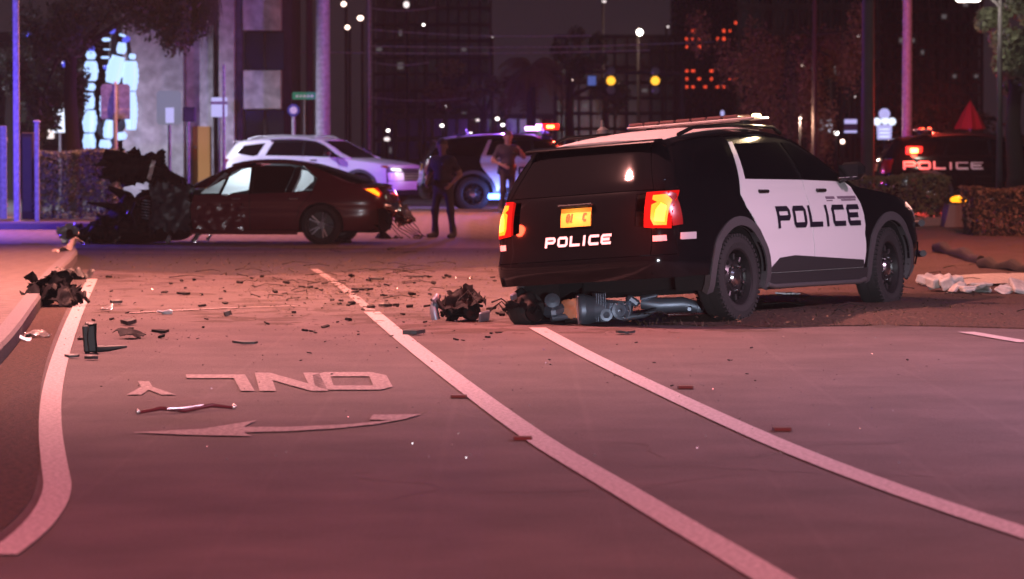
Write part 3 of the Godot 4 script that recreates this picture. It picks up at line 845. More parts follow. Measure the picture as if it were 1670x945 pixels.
	nets(bay, [[Vector3(-0.5, 0.42, -1.15), Vector3(-0.5, 0.36, -1.9), 0.36, 0.36, 0], [Vector3(-0.5, 0.36, -1.9), Vector3(-0.5, 0.24, -2.45), 0.36, 0.22, 0], [Vector3(-0.35, 0.78, -1.15), Vector3(-0.4, 0.66, -1.7), 0.24, 0.16, 0], [Vector3(-0.5, 0.2, -2.4), Vector3(-0.6, 0.14, -2.85), 0.2, 0.12, 0], [Vector3(-0.55, 0.8, -2.02), Vector3(-0.5, 0.95, -2.35), 0.10, 0.05, 0], [Vector3(0.1, 0.45, -1.3), Vector3(0.0, 0.35, -2.2), 0.4, 0.3, 0], [Vector3(-0.5, 0.62, -2.2), Vector3(-0.5, 0.70, -2.75), 0.07, 0.03, 0]], 0.045, 0.12, [Color.BLACK])
	bay.col.clear()
	put("engine_bay", bay, M.wreck_black, t)
	put("wheel_liner", crumple(T(Vector3(-0.82, 0.45, -1.75), Vector3(10, 0, 76)), Vector2(0.6, 0.7), 0.12, 61, 8, 8, 0.5), M.wreck_black, t)
	put("wheel_liner", crumple(T(Vector3(-0.72, 0.26, -2.35), Vector3(10, -20, 55)), Vector2(0.45, 0.6), 0.12, 63, 8, 8, 0.4), M.wreck_black, t)
	put("subframe", crumple(T(Vector3(-0.6, 0.12, -2.75), Vector3(10, 10, 15)), Vector2(0.7, 0.6), 0.10, 65, 8, 8), M.wreck_black, t)
	var eng := MB.new()
	eng.box(T(Vector3(-0.05, 0.6, -1.6), Vector3(4, 12, -6)), Vector3(0.7, 0.45, 0.8), 0.06)
	eng.lathe(T(Vector3(-0.88, 0.36, -1.45), Vector3(0, 0, 90)), v2s([0.12, -0.03, 0.12, 0.03, 0.05, 0.03, 0.05, 0.06, 0, 0.06]), 16)
	put("engine", eng, M.wreck_black, t)
	for g in [[-2.62, 0.05, 0.16], [-2.1, 0.06, 0.20], [-1.2, 0.08, 0.14], [-0.72, 0.10, 0.18], [-0.5, 0.12, 0.12], [-1.9, 0.55, 0.12]]:
		put("glint_scrap", crumple(T(Vector3(-0.95, g[1], g[0]), Vector3(20, 40 * g[0], 50)), Vector2(g[2], g[2] * 0.6), 0.05, int(g[0] * -100), 4, 4), M.foil, t)  # shiny bits put in for glints along the wreck
	var spring := MB.new()
	var sp := []
	for i in 60: sp.append(Vector3(-0.86 + cos(i * 0.7) * 0.075, 0.42 + i * 0.0055, -1.62 + sin(i * 0.7) * 0.075))
	spring.tube(sp, [0.011], 6)
	put("coil_spring", spring, M.cast_metal, t)
	var hose := MB.new()
	for k in 5:
		hose = MB.new()
		var p := Vector3(rng.randf_range(-0.95, -0.3), rng.randf_range(0.3, 0.8), rng.randf_range(-2.6, -1.1))
		var q := p + Vector3(rng.randf_range(-0.2, 0.1), rng.randf_range(-0.3, 0.1), rng.randf_range(-0.4, 0.4))
		hose.tube([p, p.lerp(q, 0.5) + Vector3(-0.05, 0.12, 0.03), q, q + Vector3(-0.05, -0.25, 0.1)], [0.02, 0.018, 0.015], 6)
		put("hose", hose, M.under, t)
	put("bumper_bar", crumple(T(Vector3(-0.75, 0.14, -3.0), Vector3(-20, 25, 40)), Vector2(0.42, 0.34), 0.10, 71, 7, 7, 0.3), M.bare_metal, t)
	return t

# ------------------------------------------------------------------ people
# limbs are tapered capsules [a, b, ra, rb, colour]; they melt into one skin, meshed as surface nets
func capsule(p: Vector3, a: Vector3, b: Vector3, ra: float, rb: float) -> float:
	var ab := b - a
	var t := clampf((p - a).dot(ab) / maxf(ab.length_squared(), 1e-8), 0.0, 1.0)
	return p.distance_to(a + ab * t) - lerpf(ra, rb, t)

func nets(mb: MB, bones: Array, cell: float, blend: float, colours: Array) -> void:
	var lo := Vector3.INF
	var hi := -Vector3.INF
	for q in bones:
		var r: float = maxf(q[2], q[3]) + blend
		lo = lo.min(q[0] - Vector3.ONE * r).min(q[1] - Vector3.ONE * r)
		hi = hi.max(q[0] + Vector3.ONE * r).max(q[1] + Vector3.ONE * r)
	lo -= Vector3.ONE * cell * 2.0
	var nx := ceili((hi.x - lo.x) / cell) + 3
	var ny := ceili((hi.y - lo.y) / cell) + 3
	var nz := ceili((hi.z - lo.z) / cell) + 3
	var f := PackedFloat32Array()
	f.resize(nx * ny * nz)
	f.fill(10.0)
	for q in bones:
		var r: float = maxf(q[2], q[3]) + blend * 1.2 + cell * 2.0
		var l: Vector3 = ((q[0].min(q[1]) - Vector3.ONE * r - lo) / cell).floor()
		var h: Vector3 = ((q[0].max(q[1]) + Vector3.ONE * r - lo) / cell).ceil()
		for i in range(maxi(0, int(l.x)), mini(nx, int(h.x) + 1)):
			for j in range(maxi(0, int(l.y)), mini(ny, int(h.y) + 1)):
				for k in range(maxi(0, int(l.z)), mini(nz, int(h.z) + 1)):
					var d := capsule(lo + Vector3(i, j, k) * cell, q[0], q[1], q[2], q[3])
					var at := (i * ny + j) * nz + k
					var e := f[at]
					var m := maxf(blend - absf(d - e), 0.0) / blend
					f[at] = minf(d, e) - m * m * blend * 0.25
	var ids := {}
	for i in nx - 1:
		for j in ny - 1:
			for k in nz - 1:
				var at := (i * ny + j) * nz + k
				var s := 0
				var vals := [f[at], f[at + ny * nz], f[at + nz], f[at + ny * nz + nz], f[at + 1], f[at + ny * nz + 1], f[at + nz + 1], f[at + ny * nz + nz + 1]]
				for val in vals:
					if val < 0.0: s += 1
				if s == 0 or s == 8: continue
				var sum := Vector3.ZERO
				var cnt := 0
				for e in [[0, 1], [2, 3], [4, 5], [6, 7], [0, 2], [1, 3], [4, 6], [5, 7], [0, 4], [1, 5], [2, 6], [3, 7]]:
					var v0: float = vals[e[0]]
					var v1: float = vals[e[1]]
					if (v0 < 0.0) == (v1 < 0.0): continue
					var t := v0 / (v0 - v1)
					var c0 := Vector3(e[0] & 1, (e[0] >> 1) & 1, e[0] >> 2)
					var c1 := Vector3(e[1] & 1, (e[1] >> 1) & 1, e[1] >> 2)
					sum += c0.lerp(c1, t)
					cnt += 1
				var p := lo + (Vector3(i, j, k) + sum / cnt) * cell
				var g := Vector3(vals[1] + vals[3] + vals[5] + vals[7] - vals[0] - vals[2] - vals[4] - vals[6], vals[2] + vals[3] + vals[6] + vals[7] - vals[0] - vals[1] - vals[4] - vals[5], vals[4] + vals[5] + vals[6] + vals[7] - vals[0] - vals[1] - vals[2] - vals[3]).normalized()
				var best := 1e9
				var colr: Color = colours[0]
				for q in bones:
					var d := capsule(p, q[0], q[1], q[2], q[3])
					if d < best:
						best = d
						colr = colours[q[4]]
				ids[at] = mb.vert(p, g)
				mb.col.append(colr)
	for at in ids:
		var k: int = at % nz
		var j: int = (at / nz) % ny
		var i: int = at / (nz * ny)
		if i == 0 or j == 0 or k == 0: continue
		var sx := ny * nz
		for e in [[sx, nz, 1], [nz, 1, sx], [1, sx, nz]]:
			var inside: bool = f[at] < 0.0
			if inside == (f[at + e[0]] < 0.0): continue
			var a: int = ids.get(at, -1)
			var b: int = ids.get(at - e[1], -1)
			var d: int = ids.get(at - e[1] - e[2], -1)
			var g: int = ids.get(at - e[2], -1)
			if a < 0 or b < 0 or d < 0 or g < 0: continue
			if inside:
				mb.idx(a, b, d)
				mb.idx(a, d, g)
			else:
				mb.idx(a, d, b)
				mb.idx(a, g, d)

func hand_bones(wrist: Vector3, dirn: Vector3, palm: Vector3, s: float, curl: float, k: int) -> Array:
	var b := []
	var across := dirn.cross(palm).normalized() * s
	var knuckle := wrist + dirn * 0.095
	for q in [-0.028, -0.01, 0.01, 0.027]: b.append([wrist + across * q * 0.6 + dirn * 0.01, knuckle + across * q, 0.015, 0.012, k])
	var len := [0.070, 0.080, 0.074, 0.056]
	var n := 0
	for q in [0.031, 0.010, -0.011, -0.031]:
		var d1 := (dirn + palm * curl * 0.5).normalized()
		var d2 := (dirn + palm * curl * 1.4).normalized()
		var d3 := (dirn * 0.7 + palm * curl * 2.2).normalized()
		var p0: Vector3 = knuckle + across * q
		var p1: Vector3 = p0 + d1 * len[n] * 0.45
		var p2: Vector3 = p1 + d2 * len[n] * 0.32
		b.append([p0, p1, 0.0095, 0.009, k])
		b.append([p1, p2, 0.009, 0.0082, k])
		b.append([p2, p2 + d3 * len[n] * 0.25, 0.0082, 0.0072, k])
		n += 1
	var t0 := wrist + dirn * 0.03 + across * 0.03
	var t1 := t0 + (dirn * 0.7 + across * 0.7).normalized() * 0.04
	b.append([wrist + dirn * 0.02, t0, 0.016, 0.013, k])
	b.append([t0, t1, 0.012, 0.0105, k])
	b.append([t1, t1 + (dirn + across * 0.2 + palm * 0.3).normalized() * 0.03, 0.010, 0.008, k])
	return b

# joints: feet apart by gap; arms as [elbow, wrist] for the left and the right side
func officer(label: String, at: Vector3, turn: float, gap: float, arms: Array, head_turn: float, skin_col: Color, hair_col: Color) -> void:
	var t := thing("person", label, "person", at, turn)
	var cols := [c(0.003, 0.0032, 0.006), c(0.003, 0.0032, 0.005), c(0.006, 0.006, 0.007), skin_col]
	var b := []
	for s in [-1.0, 1.0]:
		var foot := Vector3(s * gap, 0.0, 0.02 * s)
		var ankle := foot + Vector3(0, 0.10, 0.05)
		var knee := Vector3(s * (gap * 0.72 + 0.02), 0.49, 0.0)
		var hip := Vector3(s * 0.09, 0.92, 0.02)
		b.append([hip, knee, 0.092, 0.064, 1])
		b.append([knee, ankle, 0.066, 0.052, 1])
		b.append([ankle - Vector3(0, 0.045, 0.0), foot + Vector3(s * 0.03, 0.045, -0.15), 0.052, 0.040, 2])
		b.append([ankle, ankle + Vector3(0, 0.09, 0), 0.054, 0.054, 2])
	b.append([Vector3(0, 0.93, 0.02), Vector3(0, 1.08, 0.01), 0.15, 0.145, 1])
	b.append([Vector3(-0.05, 0.95, 0.03), Vector3(0.05, 0.95, 0.03), 0.13, 0.13, 1])
	b.append([Vector3(0, 1.10, 0.0), Vector3(0, 1.30, 0.0), 0.15, 0.158, 0])
	b.append([Vector3(-0.09, 1.32, 0.0), Vector3(0.09, 1.32, 0.0), 0.135, 0.135, 0])
	b.append([Vector3(-0.13, 1.42, 0.01), Vector3(0.13, 1.42, 0.01), 0.075, 0.075, 0])
	b.append([Vector3(0, 1.44, 0.01), Vector3(0, 1.56, -0.01), 0.062, 0.056, 3])
	var hands := []
	for k in 2:
		var s := -1.0 if k == 0 else 1.0
		var sh := Vector3(s * 0.19, 1.41, 0.01)
		var el: Vector3 = arms[k][0]
		var wr: Vector3 = arms[k][1]
		b.append([sh, el.lerp(sh, 0.35), 0.066, 0.056, 0])
		b.append([el.lerp(sh, 0.35), el, 0.052, 0.043, 3])
		b.append([el, wr, 0.042, 0.029, 3])
		var dirn: Vector3 = (wr - el).normalized()
		var palm := (Vector3(-s, 0, -0.3) - dirn * dirn.dot(Vector3(-s, 0, -0.3))).normalized()
		hands.append_array(hand_bones(wr, dirn, palm, s, 0.5, 3))
	var m := MB.new()
	nets(m, b, 0.022, 0.05, cols)
	for k in 2: nets(m, hands.slice(k * hands.size() / 2, (k + 1) * hands.size() / 2), 0.006, 0.010, cols)
	var hd := []
	var R := Basis(Vector3.UP, head_turn)
	var O := Vector3(0, 1.64, -0.02)
	var face := [[Vector3(0, 0.035, 0.015), Vector3(0, 0.03, 0.02), 0.094, 0.094], [Vector3(0, 0.02, -0.03), Vector3(0, -0.04, -0.035), 0.074, 0.062], [Vector3(0, -0.07, -0.06), Vector3(0, -0.085, -0.065), 0.036, 0.032], [Vector3(-0.05, -0.06, -0.01), Vector3(0, -0.085, -0.06), 0.03, 0.028], [Vector3(0.05, -0.06, -0.01), Vector3(0, -0.085, -0.06), 0.03, 0.028], [Vector3(0, 0.015, -0.098), Vector3(0, -0.025, -0.118), 0.010, 0.015], [Vector3(-0.035, 0.028, -0.093), Vector3(0.035, 0.028, -0.093), 0.016, 0.016], [Vector3(-0.02, -0.057, -0.098), Vector3(0.02, -0.057, -0.098), 0.010, 0.010], [Vector3(-0.094, 0.01, 0.005), Vector3(-0.098, -0.02, 0.0), 0.016, 0.011], [Vector3(0.094, 0.01, 0.005), Vector3(0.098, -0.02, 0.0), 0.016, 0.011], [Vector3(0, -0.06, 0.02), Vector3(0, -0.13, 0.02), 0.058, 0.057]]
	for q in face: hd.append([O + R * q[0], O + R * q[1], q[2], q[3], 3])
	nets(m, hd, 0.010, 0.016, cols)
	put("body", m, M.person, t)
	var eyes := MB.new()
	for s in [-1.0, 1.0]: eyes.ball(O + R * Vector3(s * 0.032, 0.008, -0.093), Vector3(0.013, 0.009, 0.010), 8)
	put("eyes", eyes, M.eye, t)
	var hair := MB.new()
	nets(hair, [[O + R * Vector3(0, 0.055, 0.03), O + R * Vector3(0, 0.01, 0.05), 0.092, 0.085, 0], [O + R * Vector3(0, 0.07, -0.03), O + R * Vector3(0, 0.06, 0.03), 0.075, 0.09, 0]], 0.012, 0.03, [hair_col])
	put("hair", hair, M.person, t)
	var belt := MB.new()
	belt.lathe(T(Vector3(0, 1.02, 0.01), Vector3.ZERO, Vector3(1.12, 1.0, 0.98)), v2s([0.158, -0.028, 0.172, -0.028, 0.172, 0.028, 0.158, 0.028]), 28)
	belt.box(T(Vector3(0.19, 0.94, 0.03), Vector3(0, 0, 6)), Vector3(0.05, 0.20, 0.10), 0.015)
	belt.box(T(Vector3(-0.19, 0.98, 0.02)), Vector3(0.05, 0.12, 0.07), 0.015)
	belt.box(T(Vector3(0.08, 1.0, -0.165)), Vector3(0.07, 0.10, 0.035), 0.01)
	put("duty_belt", belt, M.leather, t)
	var badge := MB.new()
	badge.lathe(T(Vector3(-0.085, 1.33, -0.152), Vector3(-90, 0, 0)), v2s([0.028, 0, 0.026, 0.008, 0, 0.01]), 10)
	put("badge", badge, M.chrome, t)

# ------------------------------------------------------------------ plants
func leaves(b: MB, at: Vector3, r: Vector3, count: int, size: float, droop := 0.0) -> void:
	for i in count:
		var d := Vector3(rng.randfn(), rng.randfn(), rng.randfn()).normalized() * pow(rng.randf(), 0.4)
		var p := at + d * r
		p.y -= droop * rng.randf()
		var q := Basis.from_euler(Vector3(rng.randf() * TAU, rng.randf() * TAU, rng.randf() * TAU))
		var s := size * rng.randf_range(0.6, 1.4)
		var u := q.x * s
		var w := q.y * s * 0.45
		b.quad(p - u, p - w, p + u, p + w)

# a tree: trunk and limbs tapering, clumps of leaves at their ends
func tree(called: String, label: String, at: Vector3, height: float, trunk_r: float, crown: Array, leaf: Material, bark: Material, size: float, count: int, droop := 0.0, group := "") -> Node3D:
	var t := thing(called, label, "tree", at, 0.0, group)
	var tr := MB.new()
	var top := height * 0.55
	tr.tube([Vector3(0, -0.1, 0), Vector3(0.03, top * 0.3, 0.02), Vector3(-0.05, top * 0.7, 0), Vector3(0, top, 0.05)], [trunk_r * 1.35, trunk_r, trunk_r * 0.85, trunk_r * 0.7], 10)
	put("trunk", tr, bark, t)
	var cr := MB.new()
	var lm := MB.new()
	for q in crown:          # [centre, radii]
		lm.tube([Vector3(0, top * 0.9, 0), Vector3(0, top, 0).lerp(q[0], 0.5) + Vector3(0, 0.2, 0), q[0]], [trunk_r * 0.5, trunk_r * 0.3, trunk_r * 0.1], 6)
		for k in 5:
			var o: Vector3 = Vector3(rng.randfn(), rng.randfn() * 0.8, rng.randfn()) * q[1] * 0.55
			leaves(cr, q[0] + o, q[1] * 0.42, int(count / 5.0), size, droop)
	put("limbs", lm, bark, t)
	var o := put("crown", cr, leaf, t)
	o.set_meta("kind", "stuff")
	return t

func palm(label: String, at: Vector3, height: float, r: float, fronds: int, reach: float, leaf: Material, bark: Material) -> Node3D:
	var t := thing("palm_tree", label, "tree", at, rng.randf() * TAU)
	var tr := MB.new()
	var pts := []
	var rad := []
	for i in 13:
		var u := i / 12.0
		pts.append(Vector3(0.15 * sin(u * 2.0), u * height, 0))
		rad.append(r * (1.2 - 0.35 * u) * (1.0 if i % 2 else 1.12))
	tr.tube(pts, rad, 9)
	put("trunk", tr, bark, t)
	for k in fronds:
		var b := MB.new()
		var a := TAU * k / fronds + rng.randf() * 0.4
		var up := rng.randf_range(-0.6, 1.0)
		var o := Vector3(pts[12])
		var e := Vector3(cos(a), 0, sin(a))
		var side := e.cross(Vector3.UP)
		var last := o
		for i in range(1, 11):
			var u := i / 10.0
			var p := o + e * reach * u * (1.0 - 0.18 * u) + Vector3.UP * reach * (up * u * 0.9 - 1.0 * u * u)
			b.tube([last, p], [0.03 * (1.1 - u)], 4, false)
			for s in [-1.0, 1.0]:
				for m in 2:
					var l: float = reach * 0.34 * sin(PI * (0.12 + 0.85 * u))
					var st := last.lerp(p, 0.25 + 0.5 * m)
					var tip: Vector3 = st + (side * s * 0.75 + e * 0.5).normalized() * l + Vector3.DOWN * l * 0.55
					var w := (p - last) * 0.22
					b.quad(st - w, st + w, tip + w * 0.2, tip - w * 0.2)
			last = p
		put("frond", b, leaf, t)
	return t

func hedge(label: String, lo: Vector3, hi: Vector3, turn: float, leaf: Material, count: int, size: float, called := "hedge") -> void:
	var t := thing(called, label, "hedge" if called == "hedge" else "shrub", (lo + hi) * Vector3(0.5, 0, 0.5) + Vector3(0, lo.y, 0), turn)
	var s := hi - lo
	var b := MB.new()
	for i in count:
		var p := Vector3(rng.randf_range(-0.5, 0.5) * s.x, rng.randf() * s.y, rng.randf_range(-0.5, 0.5) * s.z)
		match rng.randi() % 4:
			0: p.y = s.y * (1.0 - 0.08 * rng.randf() * rng.randf())
			1: p.z = s.z * 0.5 * (1.0 - 0.12 * rng.randf())
			2: p.x = s.x * (0.5 if rng.randf() > 0.5 else -0.5) * (1.0 - 0.04 * rng.randf())
		p += Vector3(sin(p.z * 5.0 + p.y * 3.0), 0.6 * sin(p.x * 4.0) , sin(p.x * 6.0 + p.y * 4.0)) * 0.06
		var q := Basis.from_euler(Vector3(rng.randf() * TAU, rng.randf() * TAU, rng.randf() * TAU))
		var l := size * rng.randf_range(0.6, 1.4)
		b.quad(p - q.x * l, p - q.y * l * 0.5, p + q.x * l, p + q.y * l * 0.5)
	put("foliage", b, leaf, t).set_meta("kind", "stuff")
	var st := MB.new()
	for i in maxi(3, int(s.x / 0.6)):
		var x := (i + 0.5) / maxi(3, int(s.x / 0.6)) - 0.5
		st.tube([Vector3(x * s.x, -0.05, 0), Vector3(x * s.x + 0.05, s.y * 0.45, 0.03), Vector3(x * s.x - 0.03, s.y * 0.8, -0.03)], [0.035, 0.025, 0.01], 6)
	put("stems", st, M.bark, t)

# ------------------------------------------------------------------ street furniture
func street_lamp(label: String, foot: Vector3, arm: Vector3, col: Color, energy: float, lamp_mat: Material, r := 0.09, cone := 66.0, pole_mat: Material = M.galvanised) -> Node3D:
	var t := thing("street_lamp", label, "street lamp", foot)
	var p := MB.new()
	p.tube([Vector3(0, 0, 0), Vector3(0, arm.y * 0.5, 0), Vector3(0, arm.y + 0.15, 0)], [r * 1.25, r, r * 0.75], 12)
	p.lathe(T(Vector3.ZERO), v2s([r * 2.2, 0.0, r * 2.2, 0.05, r * 1.4, 0.12, r * 1.2, 0.3]), 12)
	put("pole", p, pole_mat, t)
	var a := MB.new()
	var flat := Vector3(arm.x, 0, arm.z)
	a.tube([Vector3(0, arm.y, 0), Vector3(0, arm.y + 0.25, 0) + flat * 0.4, Vector3(0, arm.y + 0.3, 0) + flat * 0.9], [0.045, 0.04, 0.035], 8)
	put("arm", a, pole_mat, t)
	var h := MB.new()
	var hx := Transform3D(Basis.looking_at(flat.normalized()) if flat.length() > 0.1 else Basis(), Vector3(0, arm.y + 0.28, 0) + flat)
	h.box(hx, Vector3(0.30, 0.12, 0.70), 0.05)
	put("lamp_head", h, M.galvanised, t)
	var g := MB.new()
	g.box(Transform3D(hx.basis, hx.origin + Vector3(0, -0.075, 0)), Vector3(0.22, 0.025, 0.42), 0.008)
	put("lamp_panel", g, lamp_mat, t)
	if energy > 0.0:
		var l := SpotLight3D.new()
		l.name = "lamp_light"
		l.light_color = col
		l.light_energy = energy
		l.light_size = 0.15
		l.spot_range = 120.0
		l.spot_attenuation = 2.0
		l.spot_angle = cone
		l.spot_angle_attenuation = 0.6
		l.shadow_enabled = true
		t.add_child(l, true)
		l.transform = Transform3D(Basis(Vector3.RIGHT, -PI / 2.0), hx.origin + Vector3(0, -0.2, 0))
	return t

func post(b: MB, at: Vector3, h: float, r: float, sides := 10) -> void:
	b.tube([at, at + Vector3(0, h, 0)], [r, r], sides)

func sign_plate(called: String, label: String, cat: String, foot: Vector3, height: float, size: Vector2, face: Material, turn: float, post_mat: Material, corner := 0.03, post_r := 0.035) -> Node3D:
	var t := thing(called, label, cat, foot, turn)
	var p := MB.new()
	post(p, Vector3.ZERO, height + size.y * 0.5, post_r)
	put("post", p, post_mat, t)
	var b := MB.new()
	var h := size / 2.0
	var k := corner
	b.prism(pv([-h.x + k, -h.y, h.x - k, -h.y, h.x, -h.y + k, h.x, h.y - k, h.x - k, h.y, -h.x + k, h.y, -h.x, h.y - k, -h.x, -h.y + k]), T(Vector3(0, height, post_r + 0.004)), 0.008)
	put("sign_panel", b, face, t)
	return t

func shard(seed_: int, size: Vector2, thick: float, bend: float) -> MB:   # a broken plate with a jagged outline
	var r := RandomNumberGenerator.new()
	r.seed = seed_
	var b := MB.new()
	var m := 7 + r.randi() % 4
	var top := []
	for i in m:
		var a := TAU * (i + r.randf_range(-0.3, 0.3)) / m
		var k := r.randf_range(0.65, 1.1)
		var p := Vector3(cos(a) * size.x * 0.5 * k, 0.0, sin(a) * size.y * 0.5 * k)
		p.y = bend * pow(p.x / maxf(size.x, 0.01) * 2.0, 2.0) + r.randf_range(0.0, 0.25) * thick
		top.append(p)
	var mid := Vector3(r.randf_range(-0.1, 0.1) * size.x, thick * 0.6 + 0.2 * bend, r.randf_range(-0.1, 0.1) * size.y)
	var up := Vector3(0, thick, 0)
	for i in m:
		var p: Vector3 = top[i]
		var q: Vector3 = top[(i + 1) % m]
		b.tri(mid + up, q + up, p + up)
		b.tri(mid, p, q)
		b.quad(p, p + up, q + up, q)
	return b

# ------------------------------------------------------------------ the scene
func materials() -> void:
	var fine := noise_tex(0.09, 0.62, 1.0, 3, 512, 4)
	var coarse := noise_tex(0.012, 0.70, 1.0, 8, 512, 5)
	var grit := noise_tex(0.25, 0.0, 1.0, 5, 512, 3)
	var soil := noise_tex(0.05, 0.35, 1.0, 11, 512, 5)
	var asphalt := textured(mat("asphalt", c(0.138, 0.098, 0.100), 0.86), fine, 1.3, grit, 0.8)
	asphalt.detail_enabled = true
	asphalt.detail_blend_mode = BaseMaterial3D.BLEND_MODE_MUL
	asphalt.detail_albedo = noise_tex(0.018, 0.78, 1.0, 21, 512, 5)
	asphalt.detail_uv_layer = BaseMaterial3D.DETAIL_UV_2
	asphalt.uv2_triplanar = true
	asphalt.uv2_world_triplanar = true
	asphalt.uv2_scale = Vector3.ONE * 0.11
	textured(mat("dark_road", c(0.034, 0.026, 0.028), 0.85), fine, 1.1, grit, 0.8)
	mat("tar", c(0.05, 0.037, 0.037), 0.7)
	textured(mat("dirt", c(0.070, 0.042, 0.034), 0.95), soil, 2.0)
	textured(mat("concrete", c(0.26, 0.20, 0.18), 0.85), coarse, 0.7, grit, 0.4)
	textured(mat("walk_concrete_dim", c(0.15, 0.115, 0.105), 0.85), coarse, 0.7, grit, 0.4)  # concrete darkened to hold down the lamp light on the sidewalk
	textured(mat("kerb", c(0.21, 0.18, 0.19), 0.8), fine, 0.9, grit, 0.5)
	textured(mat("soil", c(0.11, 0.048, 0.03), 0.95), soil, 0.8, grit, 2.0)
	textured(mat("ground", c(0.035, 0.03, 0.022), 0.95), soil, 0.3)
	textured(mat("paint_line", c(0.44, 0.38, 0.39), 0.75), noise_tex(0.06, 0.62, 1.0, 33, 512, 5), 0.9, grit, 0.4)
	textured(mat("paint_worn", c(0.36, 0.29, 0.29), 0.8), noise_tex(0.05, 0.42, 1.0, 35, 512, 5), 1.0, grit, 0.4)
	var bp := mat("black_paint", c(0.004, 0.004, 0.005), 0.10)
	bp.metallic_specular = 0.4
	var wp := mat("white_paint", c(0.74, 0.73, 0.75), 0.28)
	wp.clearcoat_enabled = true
	wp.clearcoat = 0.7
	wp.clearcoat_roughness = 0.06
	var rp := mat("roof_paint_dim", c(0.30, 0.28, 0.29), 0.5)  # white paint darkened against the strong lamp light on the roof
	rp.metallic_specular = 0.3
	var mp := mat("maroon", c(0.085, 0.014, 0.018), 0.25)
	mp.clearcoat_enabled = true
	mp.clearcoat = 0.7
	mp.clearcoat_roughness = 0.06
	mat("gloss_black", c(0.008, 0.008, 0.009), 0.2)
	mat("dark_glass", c(0.004, 0.004, 0.005), 0.05)
	M.dark_glass.metallic_specular = 0.16
	mat("plastic", c(0.022, 0.022, 0.024), 0.6)
	mat("arch_plastic", c(0.06, 0.058, 0.062), 0.55)
	mat("tyre", c(0.016, 0.016, 0.017), 0.85)
	mat("steel_rim", c(0.014, 0.014, 0.015), 0.35)
	mat("alloy", c(0.34, 0.35, 0.40), 0.35, 0.8)
	mat("chrome", c(0.75, 0.75, 0.77), 0.22, 1.0)
	mat("mirror", c(0.8, 0.8, 0.8), 0.04, 1.0)
	mat("satin_metal", c(0.45, 0.44, 0.45), 0.35, 0.9)
	mat("brake", c(0.10, 0.10, 0.10), 0.5, 0.6)
	mat("under", c(0.008, 0.008, 0.009), 0.9)
	mat("wreck_black", c(0.008, 0.007, 0.008), 0.75)  # near-black base for torn car parts
	M.wreck_black.metallic_specular = 0.3
	mat("sheen_paint", c(0.026, 0.024, 0.030), 0.45)  # grey-blue tone stands in for a faint sheen on the fender
	mat("bare_metal", c(0.62, 0.48, 0.46), 0.35, 0.6)
	mat("foil", c(0.70, 0.62, 0.60), 0.25, 0.85)
	mat("cast_metal", c(0.20, 0.23, 0.29), 0.45, 0.7)
	mat("airbag", c(0.50, 0.60, 0.66), 0.9)
	M.airbag.backlight_enabled = true
	M.airbag.backlight = Color(1, 1, 1)
	mat("airbag_grey", c(0.30, 0.32, 0.33), 0.9)
	M.airbag_grey.backlight_enabled = true
	M.airbag_grey.backlight = Color(0.7, 0.7, 0.7)
	mat("tail_dim", c(0.16, 0.008, 0.008), 0.25)
	mat("plate", c(0.78, 0.50, 0.06), 0.5)
	mat("plate_ink", c(0.22, 0.11, 0.02), 0.6)
	mat("decal_white", c(0.80, 0.80, 0.86), 0.4)
	mat("decal_black", c(0.012, 0.010, 0.022), 0.4)
	mat("decal_grey", c(0.20, 0.15, 0.20), 0.4)
	mat("sticker", c(0.50, 0.44, 0.47), 0.4)
	mat("leather", c(0.006, 0.006, 0.006), 0.4)
	mat("eye", c(0.5, 0.48, 0.46), 0.2)
	mat("person", Color.WHITE, 0.8).vertex_color_use_as_albedo = true
	textured(mat("bark", c(0.05, 0.036, 0.028), 0.9), soil, 1.5, grit, 2.0)
	textured(mat("galvanised", c(0.30, 0.29, 0.30), 0.5, 0.3), coarse, 1.2)
	textured(mat("pale_metal", c(0.55, 0.54, 0.58), 0.5), coarse, 1.2)
	textured(mat("wood_pole", c(0.10, 0.065, 0.05), 0.9), soil, 1.2)
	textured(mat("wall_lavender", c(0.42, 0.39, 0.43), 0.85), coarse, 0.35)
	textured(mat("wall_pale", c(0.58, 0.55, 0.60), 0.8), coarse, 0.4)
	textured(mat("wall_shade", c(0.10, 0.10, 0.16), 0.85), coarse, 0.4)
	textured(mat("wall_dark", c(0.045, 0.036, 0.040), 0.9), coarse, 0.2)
	textured(mat("wall_far", c(0.075, 0.062, 0.070), 0.9), coarse, 0.12)
	mat("ochre", c(0.42, 0.20, 0.05), 0.7)
	mat("green_sign", c(0.03, 0.42, 0.20), 0.5)
	mat("blue_sign", c(0.05, 0.06, 0.30), 0.5)
	textured(mat("chalk", c(0.62, 0.60, 0.56), 0.9), coarse, 1.6, grit, 1.0)
	mat("orange_scrap", c(0.60, 0.20, 0.10), 0.6)
	mat("reflector_body", c(0.05, 0.022, 0.02), 0.6)
	mat("reflector_red", c(0.07, 0.012, 0.010), 0.35)
	mat("far_glass", c(0.012, 0.012, 0.016), 0.15)
	mat("bollard_red", c(0.45, 0.03, 0.03), 0.5)
	for k in [["leaf_dark", 0.035, 0.042, 0.024], ["leaf_grey", 0.11, 0.12, 0.07], ["leaf_hedge", 0.10, 0.115, 0.095], ["leaf_warm", 0.12, 0.065, 0.035], ["leaf_olive", 0.12, 0.11, 0.045], ["leaf_brown", 0.055, 0.03, 0.016]]:
		var m := mat(k[0], c(k[1], k[2], k[3]), 0.75)
		m.backlight_enabled = true
		m.backlight = Color(0.25, 0.25, 0.2)
	# what gives off light
	glow("tail_lens", c(1.0, 0.012, 0.008), 0.55, c(0.12, 0.003, 0.003))
	M.tail_lens.roughness = 0.7
	M.tail_lens.metallic_specular = 0.1
	glow("tail_core", c(1.0, 0.24, 0.006), 2.6)
